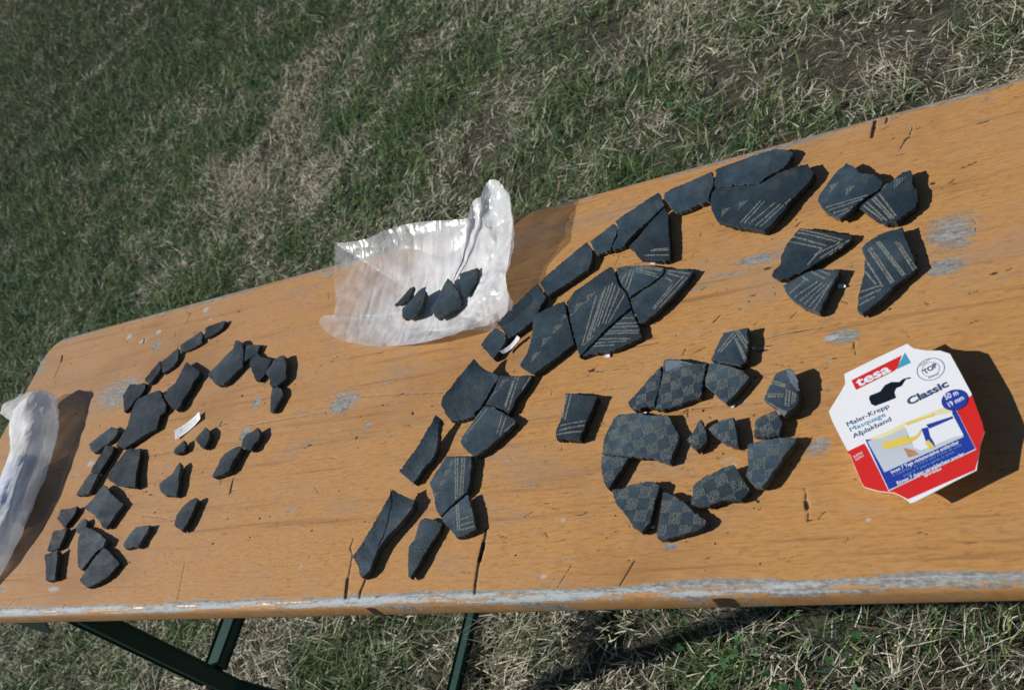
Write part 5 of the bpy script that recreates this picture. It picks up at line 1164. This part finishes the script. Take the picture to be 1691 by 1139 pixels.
def build_tape():
    x, y, a = CARD_AT
    root = empty('masking_tape_pack', (x / 1000, y / 1000, TZ), a)
    tag(root, 'roll of masking tape behind its white, red and blue printed card', 'tape')
    white = plain('card_white', (0.78, 0.80, 0.84), 0.32, 0.5, 0.04, 40)
    red = plain('card_red', (0.62, 0.022, 0.020), 0.32, 0.5, 0.06, 40)
    blue = plain('card_blue', (0.020, 0.045, 0.33), 0.32, 0.5, 0.06, 40)
    teal = plain('card_teal', (0.05, 0.33, 0.52), 0.32, 0.5, 0.05)
    pic = plain('picture_grey', (0.50, 0.56, 0.62), 0.35, 0.5, 0.08, 30)
    wall = plain('picture_wall', (0.74, 0.78, 0.82), 0.35, 0.5, 0.05, 30)
    yel = plain('picture_yellow', (0.72, 0.55, 0.10), 0.35, 0.5, 0.1, 60)
    pale = plain('picture_pale_yellow', (0.72, 0.68, 0.40), 0.35, 0.5, 0.1, 60)
    multi = plain('picture_brush', (0.45, 0.25, 0.12), 0.5, 0.3, 0.5, 300)
    ink = plain('ink_dark_blue', (0.035, 0.06, 0.16), 0.4, 0.4)
    inkg = plain('ink_grey_blue', (0.16, 0.25, 0.36), 0.4, 0.4)
    inkw = plain('ink_white', (0.72, 0.77, 0.85), 0.4, 0.4, .03)
    inkp = plain('ink_pale_blue', (0.16, 0.34, 0.62), 0.4, 0.4)
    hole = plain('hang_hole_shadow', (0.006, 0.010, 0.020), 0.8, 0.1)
    tape = plain('crepe_tape', (0.62, 0.52, 0.33), 0.8, 0.2, 0.12, 300)
    Z = 19.0
    flat('card', CARD['outline'], Z, white, root, 0.6)
    dz = Z + 0.12
    flat('red_field', CARD['red'], dz, red, root)
    flat('blue_panel_border', [(p[0] * 1.012 - .1, p[1] * 1.012 - .2) for p in CARD['blue']], dz + .10, inkw, root)
    flat('blue_panel', CARD['blue'], dz + .2, blue, root)
    flat('pale_sky', CARD['yellowsky'], dz + .36, pale, root)
    flat('picture', CARD['picture'], dz + .30, pic, root)
    flat('picture_wall', CARD['wall'], dz + .40, wall, root)
    flat('paint_roller', CARD['roller'], dz + .5, yel, root)
    flat('roller_arm', CARD['arm'], dz + .52, yel, root)
    flat('tape_line', CARD['frame_line'], dz + .5, yel, root)
    flat('paint_stroke', CARD['stroke'], dz + .5, blue, root)
    flat('paint_stroke', CARD['stroke2'], dz + .54, blue, root)
    flat('brush_tip', CARD['brushtip'], dz + .6, yel, root)
    flat('paint_tray', CARD['tray'], dz + .5, multi, root)
    flat('logo_panel', CARD['logo'], dz, red, root)
    flat('logo_corner', CARD['logoteal'], dz + .05, teal, root)
    flat('hang_hole_shade', CARD['hole'], dz, hole, root)  # card is not cut: the hole's shade is put into this dark shape
    (cx, cy), (rx, _), (_, ry) = CARD['circleblue'][0], CARD['circleblue'][1], CARD['circleblue'][2]
    flat('blue_badge', disc(cx, cy, 9.6, 9.6), dz + .55, blue, root)
    cx, cy = CARD['topc'][0]
    ring = disc(cx, cy, 10.6, 10.6, 48); ring_i = disc(cx, cy, 9.9, 9.9, 48)
    for R0, R1, nm in ((10.8, 10.1, 'seal_ring'), (6.9, 6.5, 'seal_ring')):
        A_ = disc(cx, cy, R0, R0, 48); B_ = disc(cx, cy, R1, R1, 48)
        V = [(p[0] / 1000, p[1] / 1000, dz / 1000) for p in A_ + B_]
        mesh_obj(nm, V, [(k, (k + 1) % 48, 48 + (k + 1) % 48, 48 + k) for k in range(48)], inkg, root)
    T = CARD_TEXT
    def put(key, s, mat, bold, shear=0.0, z=.15, fill=None):
        lettering(s, *T[key], dz + z, mat, root, bold, shear, fill)
    put('tesa', 'tesa', inkw, 0.028, 0.0, .15, True)
    put('TOP', 'TOP', ink, 0.02)
    put('Classic', 'Classic', ink, 0.03)
    put('Maler-Krepp', 'Maler-Krepp', ink, 0.0)
    put('Masquage', 'Masquage', teal, 0.0)
    put('Afplakband', 'Afplakband', ink, 0.0)
    put('50 m', '50 m', inkw, 0.02, 0, .7)
    put('19 mm', '19 mm', inkw, 0.02, 0, .7)
    put('t1', 'Innen 7 Tage rückstandsfrei entfernbar', inkw, 0.02, 0, .6)
    put('t2', 'A l’intérieur se retire sans traces de colle', inkp, 0.0, 0, .6)
    put('t3', 'jusqu’à 7 jours après la pose', inkp, 0.0, 0, .6)
    put('t4', 'Binnen 7 dagen verwijderbaar zonder', inkw, 0.02, 0, .6)
    put('t5', 'lijmresten', inkw, 0.02, 0, .6)
    put('d1', '5292', inkw, 0.01, 0, .15)
    put('d2', '5291', inkw, 0.01, 0, .15)
    put('up', 'QUALITY', inkg, 0.0)
    put('dn', 'BRAND', inkg, 0.0)
    # the roll itself, standing out behind the card
    bm = bmesh.new()
    n = 72; prof = [(36.5, 0.6), (45.5, 0.6), (46.2, 1.4), (46.2, 17.4), (45.5, 18.2), (36.5, 18.2)]
    rings = [[bm.verts.new((r_ * math.cos(2 * math.pi * k / n) / 1000, (r_ * math.sin(2 * math.pi * k / n) - 4) / 1000, z_ / 1000)) for k in range(n)] for r_, z_ in prof]
    for i in range(len(prof)):
        a_, b_ = rings[i], rings[(i + 1) % len(prof)]
        for k in range(n): bm.faces.new((a_[k], a_[(k + 1) % n], b_[(k + 1) % n], b_[k]))
    bm_obj('tape_roll', bm, tape, root, True)
build_tape()

# ------------------------------------------------------------------ paper tag and scraps
PAPER = plain('white_paper', (0.74, 0.75, 0.78), 0.7, 0.2, 0.06, 80)
PENCIL = plain('pencil_marks', (0.22, 0.23, 0.27), 0.8, 0.1)
def sheet(name, quad, lift, curl, label, nx=14, ny=5, seed=1, thick=0.25):
    """a small curled slip of paper with real thickness; quad in mm, counter-clockwise"""
    a, b, c, d = (np.array(q) for q in quad)
    m = (a + b + c + d) / 4
    V = []; F = []
    for s_ in (0, 1):
        for i in range(nx + 1):
            for j in range(ny + 1):
                u, v = i / nx, j / ny
                p = (a * (1 - u) + b * u) * (1 - v) + (d * (1 - u) + c * u) * v
                z = lift + curl * (2 * u - 1) ** 2 + 0.5 * curl * v * v + 0.3 * noise.noise((p[0] * .2, p[1] * .2, seed))
                if i in (0, nx): p = p + (b - a) / np.linalg.norm(b - a) * noise.noise((j * 1.7, seed, i)) * 2.0
                V.append(((p[0] - m[0]) / 1000, (p[1] - m[1]) / 1000, (max(z, .3) - s_ * thick) / 1000))
    N = (nx + 1) * (ny + 1)
    ix = lambda i, j: i * (ny + 1) + j
    for i in range(nx):
        for j in range(ny):
            q = (ix(i, j), ix(i + 1, j), ix(i + 1, j + 1), ix(i, j + 1))
            F.append(q); F.append(tuple(N + k for k in q[::-1]))
    rim_ = [ix(i, 0) for i in range(nx)] + [ix(nx, j) for j in range(ny)] + [ix(i, ny) for i in range(nx, 0, -1)] + [ix(0, j) for j in range(ny, 0, -1)]
    for k in range(len(rim_)):
        p, q = rim_[k], rim_[(k + 1) % len(rim_)]
        F.append((q, p, N + p, N + q))
    o = mesh_obj(name, V, F, PAPER)
    o.location = (m[0] / 1000, m[1] / 1000, TZ)
    tag(o, label, 'paper')
    return o, m

def tag_writing(o, m):
    rnd = random.Random(3)
    V = []; F = []
    u = np.array([38, 24.6]) / 45.3; v = np.array([-u[1], u[0]])
    for row in (-1, 1):
        s_ = -15.0
        while s_ < 14:
            w = rnd.uniform(1.0, 2.6); y = row * 2.6 + rnd.uniform(-.4, .4); k = len(V)
            for a_, b_ in ((0, 0), (w, .2), (w, .7), (0, .5)):
                p = u * (s_ + a_) + v * (y + b_)
                V.append((p[0] / 1000, p[1] / 1000, 4.6e-3 + 0.0))
            F.append((k, k + 1, k + 2, k + 3)); s_ += w + rnd.uniform(.4, 1.4)
    # rest the strokes on the paper
    me = o.data
    for i, (x, y, z) in enumerate(V):
        best = min((((q.co.x - x) ** 2 + (q.co.y - y) ** 2, q.co.z) for q in me.vertices[:len(me.vertices) // 2]))
        V[i] = (x, y, best[1] + 0.0003)
    tag(mesh_obj('handwriting', V, F, PENCIL, o), kind='stuff')
o, m = sheet('paper_tag', [(-1175.9, 576.0), (-1140.7, 604.0), (-1148.3, 615.8), (-1186.3, 591.2)], 1.2, 2.6, 'small white paper tag with pencil writing among the left sherds')
tag_writing(o, m)
sheet('paper_scrap', [(-643.8, 616.0), (-626.0, 634.0), (-629.5, 637.0), (-648.0, 620.0)], 4.0, 3.0, 'curled white scrap under the small end piece of the rim row', seed=2)
for k, (q, lab) in enumerate([((-477.0, 706.5), 'white scrap between the triangular wedge and the central panel'), ((-512.0, 593.5), 'white scrap sticking out below the central panel'),
                              ((-273.5, 626.5), 'white scrap in the shadow of the fan shaped chevron sherd'), ((-352.5, 572.5), 'bluish white scrap in the shadow of the kite shaped sherd'),
                              ((-457.5, 518.0), 'tiny white scrap under the pointed end of the top checkered row'), ((-430.5, 396.5), 'tiny white scrap between the two lowest checkered sherds'),
                              ((-368.5, 511.5), 'tiny white scrap at the lower tip of the rounded pentagon sherd')]):
    s_ = 3.6 if k < 3 else 1.9
    sheet('paper_scrap', [(q[0] - s_, q[1] - s_ * .5), (q[0] + s_, q[1] - s_ * .7), (q[0] + s_ * .8, q[1] + s_ * .6), (q[0] - s_ * .8, q[1] + s_ * .5)], 1.2, .8, lab, 4, 3, seed=5 + k)

# ------------------------------------------------------------------ dirt on the table
def build_crumbs():
    rnd = random.Random(23)
    V = []; F = []
    polys = [[tuple(map(float, q.split(','))) for q in s_[2].split()] for s_ in SHERDS]
    n = 0
    while n < 420:
        x = rnd.uniform(-1630, 20); y = rnd.uniform(350, 825)
        if rnd.random() < .65:                       # most fell off the sherds
            p = rnd.choice(polys); q = rnd.choice(p); x = q[0] + rnd.gauss(0, 14); y = q[1] + rnd.gauss(0, 14)
        if not (350 < y < 828 and -1640 < x < 400) or any(inside((x, y), p) for p in polys): continue
        r = rnd.choice([.35, .45, .6, .8, 1.2]) * rnd.uniform(.7, 1.2); k = len(V)
        a0 = rnd.uniform(0, 6)
        for j in range(5):
            a = a0 + j * 1.2566; V.append(((x + r * rnd.uniform(.6, 1.2) * math.cos(a)) / 1000, (y + r * rnd.uniform(.6, 1.2) * math.sin(a)) / 1000, TZ + .0001))
        V.append((x / 1000, y / 1000, TZ + r * rnd.uniform(.7, 1.2) / 1000))
        for j in range(5): F.append((k + j, k + (j + 1) % 5, k + 5))
        n += 1
    o = mesh_obj('dirt_crumbs', V, F, plain('dry_dirt', (0.10, 0.085, 0.065), 0.95, 0.05, 0.5, 300))
    tag(o, 'tiny crumbs of dry dirt scattered over the table top', 'dirt', kind='stuff')
build_crumbs()
